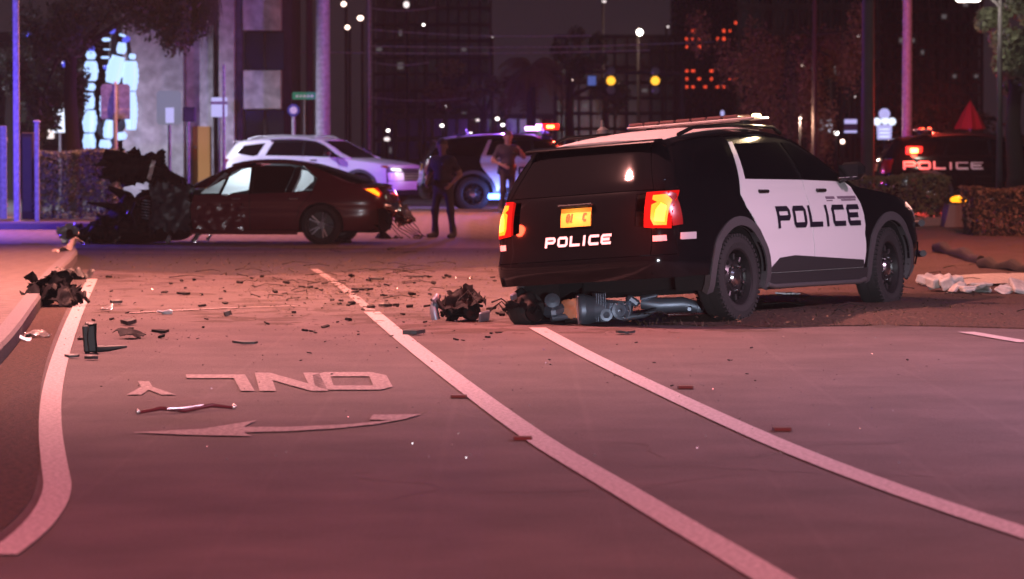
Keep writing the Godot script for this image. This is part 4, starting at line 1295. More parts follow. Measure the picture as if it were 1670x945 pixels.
	glow("tail_bulb", c(1.0, 0.46, 0.03), 5.0)
	glow("amber_lit", c(1.0, 0.30, 0.008), 2.6)
	mat("amber_dim", c(0.30, 0.10, 0.02), 0.3)
	glow("marker_lit", c(1.0, 0.45, 0.38), 1.6)
	mat("lamp_clear", c(0.35, 0.35, 0.37), 0.1, 0.4)
	mat("bar_clear", c(0.07, 0.035, 0.035), 0.2)
	glow("head_lit", c(1.0, 0.92, 0.9), 2.2)
	glow("drl_lit", c(1.0, 0.55, 0.45), 3.0)
	glow("bar_amber", c(1.0, 0.72, 0.40), 5.0)
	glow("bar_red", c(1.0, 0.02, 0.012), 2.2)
	glow("bar_core", c(1.0, 0.30, 0.06), 14.0)
	glow("bar_pink", c(1.0, 0.45, 1.0), 5.0)
	glow("bar_blue", c(0.10, 0.22, 1.0), 9.0)
	glow("sodium", c(1.0, 0.62, 0.40), 8.0)
	glow("lamp_white", c(1.0, 0.93, 0.86), 8.0)
	glow("lamp_warm", c(1.0, 0.72, 0.60), 5.0)
	glow("signal_amber", c(1.0, 0.46, 0.03), 1.7)
	glow("sign_blue_glow", c(0.12, 0.22, 0.8), 0.4)
	glow("string_light", c(0.40, 0.60, 1.0), 1.5)
	glow("string_light_blue", c(0.10, 0.12, 1.0), 0.9)
	glow("sign_white", c(0.75, 0.82, 1.0), 1.4)
	glow("sign_violet", c(0.55, 0.52, 1.0), 0.9)
	glow("sign_dim", c(0.34, 0.34, 0.50), 0.5)
	glow("window_red", c(1.0, 0.08, 0.03), 1.6)
	glow("window_pale", c(0.85, 0.75, 0.80), 0.10)
	glow("window_bright", c(1.0, 0.85, 0.85), 1.3)

var plain_up := func(_p): return Vector3.UP

func sheet(poly: PackedVector2Array, y: float, cell := Vector2(6, 2)) -> MB:   # a flat sheet of the ground; poly in x, z
	var b := MB.new()
	b.panel(func(p): return Vector3(p.x, y + elev(p.y), p.y), poly, cell, 0.0, 0.0, plain_up)
	return b

func ribbon(left: Array, right: Array) -> PackedVector2Array:       # photo outline of a painted line, turned into ground coordinates
	var q := PackedVector2Array()
	for i in range(0, left.size(), 2): q.append(g2(left[i], left[i + 1]))
	for i in range(right.size() - 2, -1, -2): q.append(g2(right[i], right[i + 1]))
	return q

func dense(q: PackedVector2Array, closed := true) -> PackedVector2Array:   # rounds a polyline (Chaikin)
	for k in 2:
		var r := PackedVector2Array()
		var m := q.size()
		for i in (m if closed else m - 1):
			var a := q[i]
			var b := q[(i + 1) % m]
			if not closed and i == 0: r.append(a)
			r.append(a.lerp(b, 0.25))
			r.append(a.lerp(b, 0.75))
			if not closed and i == m - 2: r.append(b)
		q = r
	return q

func band(mid: PackedVector2Array, w: float) -> PackedVector2Array:   # a line w wide along a path
	var l := PackedVector2Array()
	var r := PackedVector2Array()
	for i in mid.size():
		var d := (mid[mini(i + 1, mid.size() - 1)] - mid[maxi(i - 1, 0)]).normalized().orthogonal() * w / 2.0
		l.append(mid[i] + d)
		r.append(mid[i] - d)
	r.reverse()
	l.append_array(r)
	return l

func gpath(a: Array) -> PackedVector2Array:
	var q := PackedVector2Array()
	for i in range(0, a.size(), 2): q.append(g2(a[i], a[i + 1]))
	return q

func stand(px: float, depth: float) -> Vector3:
	return Vector3((px - 835.0) / FPX * depth, elev(-depth), -depth)

func kerb_run(path: PackedVector2Array, w: float, h: float, label: String, step := 1.0) -> void:
	var t := Node3D.new()
	t.name = numbered("kerb")
	add_child(t)
	tag(t, label, "", "", "structure")
	var left := 0.0
	var cur := PackedVector2Array([path[0]])
	for i in path.size() - 1:
		cur.append(path[i + 1])
		left += path[i].distance_to(path[i + 1])
		if left >= step or i == path.size() - 2:
			var b := MB.new()
			var q := band(cur, w)
			for e in 4:        # a stone is a short straight run: top with a rounded arris, two sides, two ends
				pass
			var y0 := elev(cur[0].y)
			var n := cur.size()
			for k in n - 1:
				var a0 := q[k]
				var a1 := q[k + 1]
				var c0 := q[2 * n - 1 - k]
				var c1 := q[2 * n - 2 - k]
				var inn := 0.12
				var prof := [[0.0, -0.1], [0.0, h - 0.03], [inn, h], [1.0 - inn, h], [1.0, h - 0.03], [1.0, -0.1]]
				for m in prof.size() - 1:
					var u: float = prof[m][0]
					var u2: float = prof[m + 1][0]
					var p0: Vector2 = a0.lerp(c0, u)
					var p1: Vector2 = a1.lerp(c1, u)
					var r0: Vector2 = a0.lerp(c0, u2)
					var r1: Vector2 = a1.lerp(c1, u2)
					b.quad(Vector3(p0.x, y0 + prof[m][1], p0.y), Vector3(p1.x, y0 + prof[m][1], p1.y), Vector3(r1.x, y0 + prof[m + 1][1], r1.y), Vector3(r0.x, y0 + prof[m + 1][1], r0.y))
			for e in [[q[0], q[2 * n - 1]], [q[n - 1], q[n]]]:
				b.quad(Vector3(e[0].x, y0 - 0.1, e[0].y), Vector3(e[1].x, y0 - 0.1, e[1].y), Vector3(e[1].x, y0 + h - 0.03, e[1].y), Vector3(e[0].x, y0 + h - 0.03, e[0].y))
			put("kerb_stone", b, M.kerb, t)
			var last := cur[cur.size() - 1]
			var dirn := (last - cur[cur.size() - 2]).normalized()
			cur = PackedVector2Array([last + dirn * 0.012])
			left = 0.0

func resample(q: PackedVector2Array, step: float) -> PackedVector2Array:
	var r := PackedVector2Array([q[0]])
	var need := step
	for i in q.size() - 1:
		var a := q[i]
		var d := a.distance_to(q[i + 1])
		var at := 0.0
		while d - at >= need:
			at += need
			r.append(a.lerp(q[i + 1], at / d))
			need = step
		need -= d - at
	r.append(q[q.size() - 1])
	return r

func _ready() -> void:
	rng.seed = 7
	# camera
	var cam := Camera3D.new()
	cam.name = "camera"
	add_child(cam)
	cam.position = Vector3(0, EYE, 0)
	cam.rotation.x = -PITCH
	cam.fov = 10.0
	cam.near = 0.5
	cam.far = 3000.0
	var at := CameraAttributesPhysical.new()
	at.frustum_focal_length = 137.1
	at.frustum_focus_distance = 25.5
	at.frustum_near = 0.5
	at.frustum_far = 3000.0
	at.exposure_aperture = 4.6
	cam.attributes = at
	cam.current = true
	# night sky over a city
	var env := WorldEnvironment.new()
	env.name = "world_environment"
	var e := Environment.new()
	e.background_mode = Environment.BG_SKY
	var sky := Sky.new()
	var sm := ProceduralSkyMaterial.new()
	sm.sky_top_color = c(0.010, 0.008, 0.013)
	sm.sky_horizon_color = c(0.021, 0.014, 0.018)
	sm.ground_horizon_color = c(0.020, 0.013, 0.014)
	sm.ground_bottom_color = c(0.008, 0.006, 0.006)
	sm.sky_curve = 0.25
	sky.sky_material = sm
	e.sky = sky
	e.tonemap_mode = Environment.TONE_MAPPER_LINEAR
	e.tonemap_exposure = 1.0
	e.sdfgi_enabled = true
	e.ssao_enabled = true
	e.ssil_enabled = true
	e.fog_enabled = true
	e.fog_density = 0.00022
	e.fog_light_color = c(0.9, 0.75, 0.8)
	env.environment = e
	add_child(env)
	var moon := DirectionalLight3D.new()
	moon.name = "moon"
	moon.light_color = Color(0.75, 0.8, 1.0)
	moon.light_energy = 0.012
	moon.light_angular_distance = 0.5
	moon.shadow_enabled = true
	moon.rotation_degrees = Vector3(-55, 30, 0)
	add_child(moon)
	materials()
	build_ground()
	build_backdrop()
	build_left()
	build_right()
	build_vehicles()
	build_debris()
	build_lamps()

func build_lamps() -> void:      # unseen street lamps, added outside the picture to light the scene
	street_lamp("street lamp over the left kerb by the crashed parts", Vector3(-8.2, 0.1, -29.0), Vector3(3.6, 8.6, 0.0), c(1.0, 0.37, 0.33), 500.0, M.sodium, 0.09, 62.0)
	street_lamp("street lamp over the right lanes beside the patrol SUV", Vector3(14.0, 0.0, -22.0), Vector3(-3.6, 8.6, 0.0), c(1.0, 0.56, 0.80), 350.0, M.sodium)
	street_lamp("added red street lamp over the near lanes in place of emergency lights", Vector3(-7.0, 0.0, -10.0), Vector3(4.0, 9.0, 0.0), c(1.0, 0.25, 0.28), 175.0, M.sodium)  # added; its red stands in for emergency lights behind the viewer
	street_lamp("street lamp at the corner beyond the planting bed", Vector3(14.0, 0.0, -50.0), Vector3(-4.4, 9.0, 0.0), c(1.0, 0.30, 0.20), 290.0, M.sodium)
	street_lamp("street lamp at the corner beyond the sidewalk", Vector3(-14.0, 0.1, -67.0), Vector3(7.5, 9.0, 0.0), c(1.0, 0.32, 0.22), 270.0, M.sodium, 0.09, 53.0)
	street_lamp("added street lamp over the middle of the street before the crossing", Vector3(-10.5, 0.1, -41.0), Vector3(7.5, 9.2, 0.0), c(1.0, 0.34, 0.25), 600.0, M.sodium, 0.09, 58.0)  # added to brighten the road before the crossing
	street_lamp("added cool white street lamp in front of the apartment block", Vector3(-20.5, 0.2, -83.5), Vector3(4.4, 8.0, 0.0), c(0.80, 0.78, 1.0), 340.0, M.lamp_white, 0.09, 78.0)  # added to cast lavender light on the building front

func build_ground() -> void:
	var far := MB.new()
	for q in [[-900, -1400, 900, -140], [-900, -140, -60, 60], [60, -140, 900, 60], [-60, 14, 60, 60]]:
		far.quad(Vector3(q[0], 0.22 if q[3] == -140 else -0.06, q[3]), Vector3(q[2], 0.22 if q[3] == -140 else -0.06, q[3]), Vector3(q[2], 0.22 if q[3] == -140 else -0.06, q[1]), Vector3(q[0], 0.22 if q[3] == -140 else -0.06, q[1]))
	struct_("ground", far, M.ground, "dark open ground reaching to the horizon")
	struct_("road", sheet(pv([-60, 14, 60, 14, 60, -140, -60, -140]), 0.0, Vector2(20, 2)), M.asphalt, "worn pinkish asphalt of the street and crossing")
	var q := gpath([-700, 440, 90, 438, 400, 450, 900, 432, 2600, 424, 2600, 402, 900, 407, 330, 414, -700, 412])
	struct_("dark_strip", sheet(q, 0.004), M.dark_road, "darker strip across the road beyond the stop line")  # a darker sheet laid across the road
	# raised sidewalk at the left, its kerb, the dirt in the gutter
	var edge := dense(gpath([-420, 900, -180, 720, -60, 630, 0, 578, 45, 512, 84, 458, 112, 432, 118, 420, 100, 413, 40, 411]), false)
	var walk := edge.duplicate()
	walk.append_array(gpath([-900, 411]))
	walk.append(Vector2(-30, -10))
	var wb := MB.new()
	wb.panel(func(p): return Vector3(p.x, 0.12, p.y), walk, Vector2(2, 2), 0.0, 0.15, plain_up)
	struct_("sidewalk", wb, M.walk_concrete_dim, "raised concrete sidewalk left of the kerb")
	kerb_run(resample(edge, 0.18), 0.17, 0.135, "pale concrete kerb of the left sidewalk", 0.85)
	var gut := dense(gpath([-420, 915, -100, 760, 8, 585, 55, 515, 92, 462, 128, 466, 96, 528, 70, 600, 60, 680, 68, 760, 40, 850, -150, 945]))
	struct_("gutter_dirt", sheet(gut, 0.004, Vector2(0.5, 0.5)), M.soil, "reddish dirt lying along the left gutter")
	# painted lines
	var lines := [
		["edge_line", [0, 908, 62, 862, 96, 806, 88, 762, 80, 700, 83, 640, 98, 580, 121, 516, 150, 456], 0.125, "white edge line curving along the left gutter", "paint_line"],
		["lane_line", [606, 510, 660, 556, 760, 634, 880, 722, 1000, 792, 1110, 858, 1210, 916, 1330, 990], 0.15, "long white lane line left of the patrol SUV", "paint_line"],
		["lane_line", [876, 536, 960, 582, 1080, 640, 1200, 696, 1330, 752, 1500, 815, 1670, 872, 1900, 945], 0.15, "long white lane line running down to the lower right", "paint_line"],
		["lane_dash", [1576, 543, 1676, 560], 0.15, "short white lane dash at the right edge", "paint_line"],
		["stop_line", [210, 512, 330, 505, 480, 500], 0.10, "faint worn line across the turning lane", "paint_worn"],
		["lane_line", [512, 440, 560, 470, 604, 508], 0.10, "worn end of the lane line among leaves", "paint_worn"],
	]
	for l in lines:
		var path := resample(dense(gpath(l[1]), false), 0.25)
		var poly := band(path, l[2])
		struct_(l[0], sheet(poly, 0.008, Vector2(1.0, 1.0)), M[l[4]], l[3])
	# wear: cracks, dirt
	var cb := MB.new()
	for k in 9:
		var p := g2(rng.randf_range(150, 1600), rng.randf_range(580, 900))
		var dirn := Vector2.from_angle(rng.randf() * TAU)
		var path := PackedVector2Array([p])
		for i in 14:
			dirn = dirn.rotated(rng.randf_range(-0.5, 0.5))
			p += dirn * 0.11
			path.append(p)
		cb.panel(func(q2): return Vector3(q2.x, 0.0010 + 0.0001 * k, q2.y), band(path, 0.012), Vector2(5, 5), 0.0, 0.0, plain_up)
	struct_("road_cracks", cb, M.tar, "thin dark cracks in the asphalt").set_meta("kind", "stuff")
	var sm := MB.new()
	for k in 760:
		var p := g2(rng.randfn(540, 200), lerpf(436, 530, pow(rng.randf(), 1.7)))
		if k % 4 == 0: p = g2(rng.randfn(900, 200), rng.randf_range(500, 545))
		var path := PackedVector2Array()
		var r0 := 0.02 + 0.26 * pow(rng.randf(), 3.0)
		for i in 9: path.append(p + Vector2.from_angle(TAU * i / 9.0) * r0 * Vector2(rng.randf_range(0.5, 1.5), rng.randf_range(0.4, 1.8)))
		var mid := Vector3(p.x, 0.006 + 0.03 * r0 + elev(p.y), p.y)      # a low heap whose rim dips into the asphalt
		var first := sm.vert(mid, Vector3.UP)
		for q2 in path: sm.vert(Vector3(q2.x, elev(q2.y) - 0.002, q2.y), Vector3.UP)
		for i in 9: sm.idx(first, first + 1 + (i + 1) % 9, first + 1 + i)
	struct_("dirt_smear", sm, M.dirt, "brownish smear of dirt and dust across the street").set_meta("kind", "stuff")
	# word and arrow, painted for drivers coming this way
	var leg := Node3D.new()
	leg.name = "road_legend"
	add_child(leg)
	tag(leg, "white road lettering ONLY, upside down from here", "", "", "structure")
	var quads := [["O", 512, 640, 609, 638], ["N", 420, 532, 610, 640], ["L", 308, 412, 613, 640], ["Y", 203, 284, 624, 646]]
	for g in quads:
		var b := MB.new()
		var polys := glyph(g[0], 1.0, 0.24 if g[0] != "L" else 0.22)
		for poly: PackedVector2Array in polys:
			var m := PackedVector2Array()
			var d := PackedVector2Array()
			for i in poly.size():       # short edges, so that letters keep their slant on the ground
				for k in 4: d.append(poly[i].lerp(poly[(i + 1) % poly.size()], k / 4.0))
			for p in d:
				var v := p.y
				m.append(g2(g[2] - (g[2] - g[1]) * p.x * (0.93 + 0.07 * v) - 13.0 + 16.0 * v, lerpf(g[3], g[4], v)))
			b.panel(func(p): return Vector3(p.x, 0.008, p.y), m, Vector2(1, 1), 0.0, 0.0, plain_up)
		put("letter", b, M.paint_worn, leg)
	var ar := MB.new()
	ar.panel(func(p): return Vector3(p.x, 0.008, p.y), gpath([215, 708, 330, 702, 418, 688, 396, 699, 470, 699, 560, 695, 640, 688, 602, 687, 608, 679, 688, 678, 660, 686, 610, 695, 540, 702, 470, 706, 396, 708, 411, 714, 300, 712]), Vector2(1, 1), 0.0, 0.0, plain_up)
	struct_("turn_arrow", ar, M.paint_worn, "worn white turn arrow pointing left on the asphalt")
	# planting bed / median at the right: a low mound of red soil
	var bed := dense(gpath([985, 520, 1060, 530, 1240, 535, 1450, 531, 1700, 538, 2100, 552, 2300, 430, 2000, 402, 1650, 388, 1500, 372, 1420, 400, 1300, 430, 1130, 470]))
	var bb := MB.new()
	var fn := FastNoiseLite.new()
	fn.frequency = 0.9
	bb.panel(func(p):
		var d := 9.0
		for i in bed.size():
			d = minf(d, p.distance_to(Geometry2D.get_closest_point_to_segment(p, bed[i], bed[(i + 1) % bed.size()])))
		return Vector3(p.x, 0.012 + 0.08 * smooth(0.0, 0.8, d) + 0.02 * fn.get_noise_2d(p.x * 3.0, p.y * 3.0) * smooth(0.0, 0.3, d) + elev(p.y), p.y), bed, Vector2(0.35, 0.5), 0.0, 0.03, plain_up)
	struct_("planting_bed", bb, M.soil, "low mound of red soil under the patrol SUV")
	# far kerbs
	kerb_run(resample(PackedVector2Array([Vector2(-22, -63.0), Vector2(-7.9, -62.4)]), 0.4), 0.25, 0.15, "violet lit kerb in front of the left hedge", 1.6)
	kerb_run(resample(PackedVector2Array([Vector2(-1.6, -73.4), Vector2(7.0, -73.0)]), 0.4), 0.3, 0.06, "pale kerb below the patrol car behind the officers", 1.6)
	struct_("verge", sheet(pv([-40, -63.2, -4.6, -62.6, -4.6, -110, -40, -110]), 0.01, Vector2(6, 3)), M.ground, "dark planted verge behind the far left kerb")
	struct_("far_pavement", sheet(gpath([-900, 408, 1500, 404, 1500, 352, -900, 364]), 0.006, Vector2(5, 2)), M.concrete, "concrete apron beyond the crossing where the officers stand")

# ------------------------------------------------------------------ what stands far behind
func tower(label: String, px0: float, px1: float, top_py: float, depth: float, floors: int, bays: int, m: Material, lit: Dictionary, group := "") -> Node3D:
	var a := stand(px0, depth)
	var b := stand(px1, depth)
	var h := dp(px0, top_py, depth).y - a.y
	var w := b.x - a.x
	var t := thing("high_rise_building", label, "building", Vector3((a.x + b.x) / 2.0, a.y, -depth), 0.0, group)
	var wb := MB.new()
	var fh := h / floors
	wb.box(T(Vector3(0, h / 2.0, -w * 0.25 - 0.3)), Vector3(w * 0.96, h, w * 0.5))
	put("wall", wb, M.far_glass, t)
	var slab := MB.new()
	for i in floors + 1: slab.box(T(Vector3(0, i * fh, -w * 0.25)), Vector3(w, fh * 0.22, w * 0.5 + 0.6))
	put("floor_slabs", slab, m, t)
	for i in bays + 1:
		var c1 := MB.new()
		c1.box(T(Vector3(-w / 2 + w * i / bays, h / 2, 0.04)), Vector3(w / bays * 0.22, h - 0.1, 0.7))
		put("column", c1, m, t)
	for k in lit:
		var i: int = k.x
		var j: int = k.y
		var g := MB.new()
		g.box(T(Vector3(-w / 2 + w * (i + 0.5) / bays, (j + 0.5) * fh, 0.02)), Vector3(w / bays * rng.randf_range(0.25, 0.55), fh * rng.randf_range(0.2, 0.4), 0.06))
		put("window_light", g, lit[k], t)
	return t

func far_lamp(label: String, px: float, py: float, depth: float, r_px: float, m: Material, flat := 1.0, group := "lamps of the city behind", on_pole := true, energy := 0.0) -> void:
	var p := dp(px, py, depth)
	var g := stand(px, depth)
	var r := r_px * 0.72 * depth / FPX
	var t := thing("distant_lamp", label, "lamp", g, 0.0, group)
	var pole := MB.new()
	var y := p.y - g.y
	if on_pole:
		pole.tube([Vector3(0, 0, -r - 1.4), Vector3(0, y + r * flat + 0.02, -r - 1.4)], [0.05], 6)
		pole.tube([Vector3(0, y + r * flat + 0.03, -r - 1.45), Vector3(0, y + r * flat + 0.05, 0)], [0.04, 0.03], 6)
	else: pole.box(T(Vector3(0, y * 0.5, -r - 0.08)), Vector3(r * 1.2, y, 0.1), 0.02)
	pole.box(T(Vector3(0, y + r * flat + 0.04, -r * 0.3)), Vector3(r * 1.2, 0.06, r * 1.6), 0.01)
	put("lamp_post", pole, M.under, t)
	var b := MB.new()
	b.ball(Vector3(0, y, 0), Vector3(r, r * flat, r * 0.8), 12)
	put("lamp_globe", b, m, t)
	if energy > 0.0: lamp_at(t, "lamp_light", Vector3(0, y - r * flat - 0.1, r), c(1.0, 0.62, 0.45), energy, r)

func build_backdrop() -> void:
	var lit := {}
	for k in 5: lit[Vector2i(rng.randi_range(0, 9), rng.randi_range(1, 8))] = M.window_pale
	tower("grey high-rise with pale columns behind the wires", 610, 800, -40, 260, 12, 11, M.wall_far, lit)
	lit = {}
	for q in [[2, 16], [3, 16], [4, 16], [3, 17], [2, 15], [4, 15], [8, 17], [7, 16], [8, 16], [9, 17], [10, 18]]: lit[Vector2i(q[0], q[1])] = M.window_red
	for q in [[2, 12], [3, 12], [2, 11], [4, 11], [3, 10], [2, 10], [6, 12], [6, 11], [7, 10], [8, 10], [9, 11], [10, 12], [10, 11], [5, 10]]: lit[Vector2i(q[0], q[1])] = M.window_red
	tower("dark high-rise with rows of red lit windows", 1095, 1215, -60, 300, 26, 12, M.wall_dark, lit)
	lit = {}
	for k in 8: lit[Vector2i(rng.randi_range(0, 9), rng.randi_range(8, 17))] = M.window_pale
	tower("dark office block behind the red lit pole", 1425, 1600, -60, 200, 18, 10, M.wall_far, lit)
	tower("dark low block between the palm and the amber signals", 905, 1100, 60, 230, 9, 10, M.wall_dark, {Vector2i(2, 4): M.window_pale, Vector2i(7, 5): M.window_pale})
	lit = {}
	for k in 9: lit[Vector2i(rng.randi_range(0, 11), rng.randi_range(0, 1))] = M.window_pale
	tower("long low shop building across the far street", 625, 905, 190, 150, 3, 14, M.wall_far, lit)
	tower("dark building behind the brown hanging tree", 1205, 1430, -30, 140, 8, 12, M.wall_dark, {Vector2i(6, 4): M.window_pale, Vector2i(8, 4): M.window_pale})
	# wires and poles
	var wires := thing("power_lines", "thin power lines running across the dark sky", "power lines")
	for k in [[598, 12, 650, 12], [598, 48, 905, 58], [598, 75, 1105, 68], [400, 82, 1000, 82], [598, 100, 640, 102], [598, 158, 700, 160]]:
		var b := MB.new()
		var a := dp(k[0], k[1], 100.0)
		var z := dp(k[2] + 60, k[3], 100.0)
		var pts := []
		for i in 9:
			var u := i / 8.0
			pts.append(a.lerp(z, u) + Vector3.DOWN * 0.10 * sin(PI * u))
		b.tube(pts, [0.022], 5)
		put("cable", b, M.galvanised, wires)
	for q in [["brown wooden utility pole left of the white pole", 505, 95, 0.10, 9.0, "wood_pole", "utility_pole"], ["thick pale lamp pole lit from the left", 527, 88, 0.185, 10.0, "pale_metal", "lamp_pole"], ["grey utility pole carrying the power lines", 602, 100, 0.085, 9.0, "galvanised", "utility_pole"], ["slim brown pole in front of the hanging tree", 1328, 88, 0.065, 9.0, "wood_pole", "utility_pole"], ["thick dark pole right of the brown tree", 1415, 72, 0.135, 8.0, "wall_dark", "utility_pole"], ["tall pole lit red above the red beacon", 1479, 85, 0.125, 9.0, "pale_metal", "lamp_pole"]]:
		var t := thing(q[6], q[0], "pole", stand(q[1], q[2]))
		var b := MB.new()
		b.tube([Vector3(0, 0, 0), Vector3(0, q[4] * 0.5, 0), Vector3(0, q[4], 0)], [q[3] * 1.12, q[3], q[3] * 0.85], 14)
		put("shaft", b, M[q[5]], t)
		var f := MB.new()
		f.lathe(Transform3D(), v2s([q[3] * 1.8, -0.02, q[3] * 1.8, 0.06, q[3] * 1.2, 0.14]), 14)
		f.tube([Vector3(0, q[4] * 0.72, 0), Vector3(q[3] * 6, q[4] * 0.74, 0)], [0.03], 6)
		put("collar", f, M[q[5]], t)
	# traffic signals on their mast arm
	var sig := thing("traffic_signal", "mast arm with two amber signals and a blue sign", "traffic signal", stand(1112, 120))
	var top := dp(1112, 122, 120).y - elev(-120)
	var mast := MB.new()
	mast.tube([Vector3.ZERO, Vector3(0, top + 0.3, 0)], [0.15, 0.11], 12)
	mast.tube([Vector3(0, top, 0), Vector3(-1.7, top + 0.08, 0), Vector3(-3.6, top + 0.1, 0)], [0.09, 0.07, 0.05], 10)
	put("mast", mast, M.wall_dark, sig)
	for x in [1068, 996]:
		var lx: float = (x - 1112) / FPX * 120.0
		var y := dp(x, 132, 120).y - elev(-120)
		var hb := MB.new()
		hb.box(T(Vector3(lx, y, 0.16)), Vector3(0.36, 1.05, 0.22), 0.03)
		var head := put("signal_head", hb, M.wall_dark, sig)
		for k in [-1, 0, 1]:
			var lb := MB.new()
			lb.lathe(T(Vector3(lx, y + k * 0.33, 0.27), Vector3(90, 0, 0)), v2s([0.17, 0.0, 0.16, 0.03, 0.0, 0.05]), 16)
			put("signal_light", lb, M.signal_amber if k == 0 else M.lamp_clear, head)
			var vis := MB.new()
			vis.lathe(T(Vector3(lx, y + k * 0.33, 0.27), Vector3(90, 0, 0)), v2s([0.16, 0.0, 0.17, 0.14]), 16)
			put("visor", vis, M.wall_dark, head)
	var bs := MB.new()
	bs.box(T(Vector3((965 - 1112) / FPX * 120.0, dp(965, 132, 120).y - elev(-120), 0.12)), Vector3(0.30, 0.34, 0.04), 0.02)
	put("street_sign", bs, M.sign_blue_glow, sig)  # sign plate with its own blue glow
	# far lamps
	for q in [["bright white street lamp with rays high on the right of centre", 1043, 53, 130, 7.5, "lamp_white", 1.0], ["warm lamp topmost of three beside the pale pole", 561, 7, 110, 6.0, "lamp_warm", 0.9], ["warm lamp rightmost of three beside the pale pole", 588, 30, 110, 7.0, "lamp_warm", 0.8], ["warm lamp lowest of three beside the pale pole", 567, 45, 110, 5.5, "lamp_warm", 0.9], ["small flat lamp above the palm crown", 917, 80, 125, 4.5, "lamp_warm", 0.6], ["flat white lamp at the top edge above centre", 985, 3, 130, 5.0, "window_bright", 0.5], ["small grey lamp at the top left of centre", 663, 8, 110, 7.0, "window_bright", 1.1], ["tiny white lamp against the grey high-rise", 691, 41, 140, 2.6, "lamp_white", 0.8], ["tiny lamp left of the palm crown", 803, 60, 130, 2.6, "window_bright", 0.8], ["oval white lamp left of the dark pole", 1399, 57, 100, 5.0, "lamp_white", 0.7], ["slanting white lamp inside the brown tree", 1309, 107, 110, 5.0, "lamp_warm", 0.55], ["dim grey lamp inside the brown tree", 1362, 108, 110, 5.0, "window_bright", 0.6], ["tiny lamp left of the amber signals", 932, 131, 125, 3.0, "lamp_warm", 0.9], ["tiny lamp at the right of the bright street lamp", 1089, 44, 140, 3.0, "window_bright", 0.7], ["small lamp above the grey patrol roof", 1393, 158, 110, 3.0, "window_bright", 0.8]]:
		far_lamp(q[0], q[1], q[2], q[3], q[4], M[q[5]], q[6], "lamps of the city behind", true, {1043: 14.0, 1309: 2.0}.get(q[1], 0.0))
	for q in [["white lamp above the white SUV hood", 633, 213, 130, 3.4, "lamp_white", 0.8], ["square white sign lamp at the white SUV hood", 631, 227, 130, 7.0, "window_bright", 0.65], ["white lamp between the two officers, highest", 728, 172, 125, 4.0, "lamp_white", 0.9], ["white lamp left of the cone shaped tree", 721, 205, 125, 4.0, "lamp_white", 0.7], ["white lamp above the dark patrol window", 768, 219, 125, 4.5, "lamp_white", 0.8], ["white lamp in the shop row, left one", 779, 196, 125, 4.5, "window_bright", 0.6], ["white lamp in the shop row, middle one", 811, 194, 125, 4.0, "lamp_white", 0.8], ["white lamp in the shop row, right one", 820, 204, 125, 4.0, "lamp_white", 0.6], ["long white strip lamp above the standing officer", 820, 158, 125, 10.0, "window_bright", 0.18], ["bright lamp under the lit sign beside the dark pole", 1364, 217, 105, 5.5, "lamp_white", 0.8], ["slanting white lamp below the lit signs", 1374, 231, 105, 5.0, "lamp_warm", 1.0], ["small pink lamp at the brown tree foot", 1305, 193, 88, 3.0, "lamp_warm", 0.9], ["pink lamp above the patrol light bar", 1178, 185, 120, 4.5, "sign_violet", 1.6]]:
		far_lamp(q[0], q[1], q[2], q[3], q[4], M[q[5]], q[6], "low lamps behind the crossing", false, 4.0 if q[1] == 1305 else 0.0)
	# trees
	tree("shade_tree", "dark leafy tree behind the officers", stand(790, 118), 5.6, 0.16, [[Vector3(0, 3.6, 0), Vector3(1.3, 0.9, 1.0)], [Vector3(-0.8, 3.2, 0), Vector3(0.9, 0.7, 0.8)], [Vector3(0.9, 4.0, 0), Vector3(0.8, 0.6, 0.8)]], M.leaf_warm, M.bark, 0.10, 900)
	tree("shade_tree", "dark crown rising above the palm", stand(930, 122), 7.0, 0.2, [[Vector3(0, 4.9, 0), Vector3(0.9, 0.9, 0.9)], [Vector3(0.5, 4.2, 0), Vector3(0.8, 0.8, 0.8)], [Vector3(1.6, 3.4, 0.5), Vector3(1.0, 0.9, 0.8)]], M.leaf_dark, M.bark, 0.10, 900)
	palm("palm lit reddish with drooping fronds behind the patrol car", stand(868, 112), 4.3, 0.16, 17, 1.5, M.leaf_warm, M.bark)
	palm("small palm left of the amber signals", stand(985, 127), 4.0, 0.12, 13, 1.0, M.leaf_warm, M.bark)
	tree("conical_tree", "slim reddish cone shaped tree behind the officers", stand(746, 108), 2.2, 0.07, [[Vector3(0, 0.5, 0), Vector3(0.55, 0.5, 0.5)], [Vector3(0, 1.1, 0), Vector3(0.36, 0.5, 0.36)], [Vector3(0, 1.7, 0), Vector3(0.18, 0.45, 0.18)]], M.leaf_warm, M.bark, 0.06, 500)
	tree("hanging_tree", "brown lit tree with hanging shoots behind the patrol SUV", stand(1290, 92), 7.5, 0.22, [[Vector3(-1.1, 4.6, 0), Vector3(0.9, 1.0, 0.6)], [Vector3(1.5, 4.7, 0), Vector3(0.9, 1.0, 0.6)], [Vector3(-0.7, 4.0, 0), Vector3(0.9, 1.0, 0.8)], [Vector3(0.2, 4.2, 0.2), Vector3(1.0, 0.9, 0.8)], [Vector3(1.1, 4.0, 0), Vector3(0.9, 1.0, 0.8)], [Vector3(-0.2, 3.0, 0.3), Vector3(1.2, 0.8, 0.7)], [Vector3(0.9, 2.6, 0), Vector3(0.8, 0.8, 0.7)], [Vector3(-0.9, 2.4, 0), Vector3(0.6, 0.8, 0.6)]], M.leaf_warm, M.bark, 0.055, 2600, 0.9)
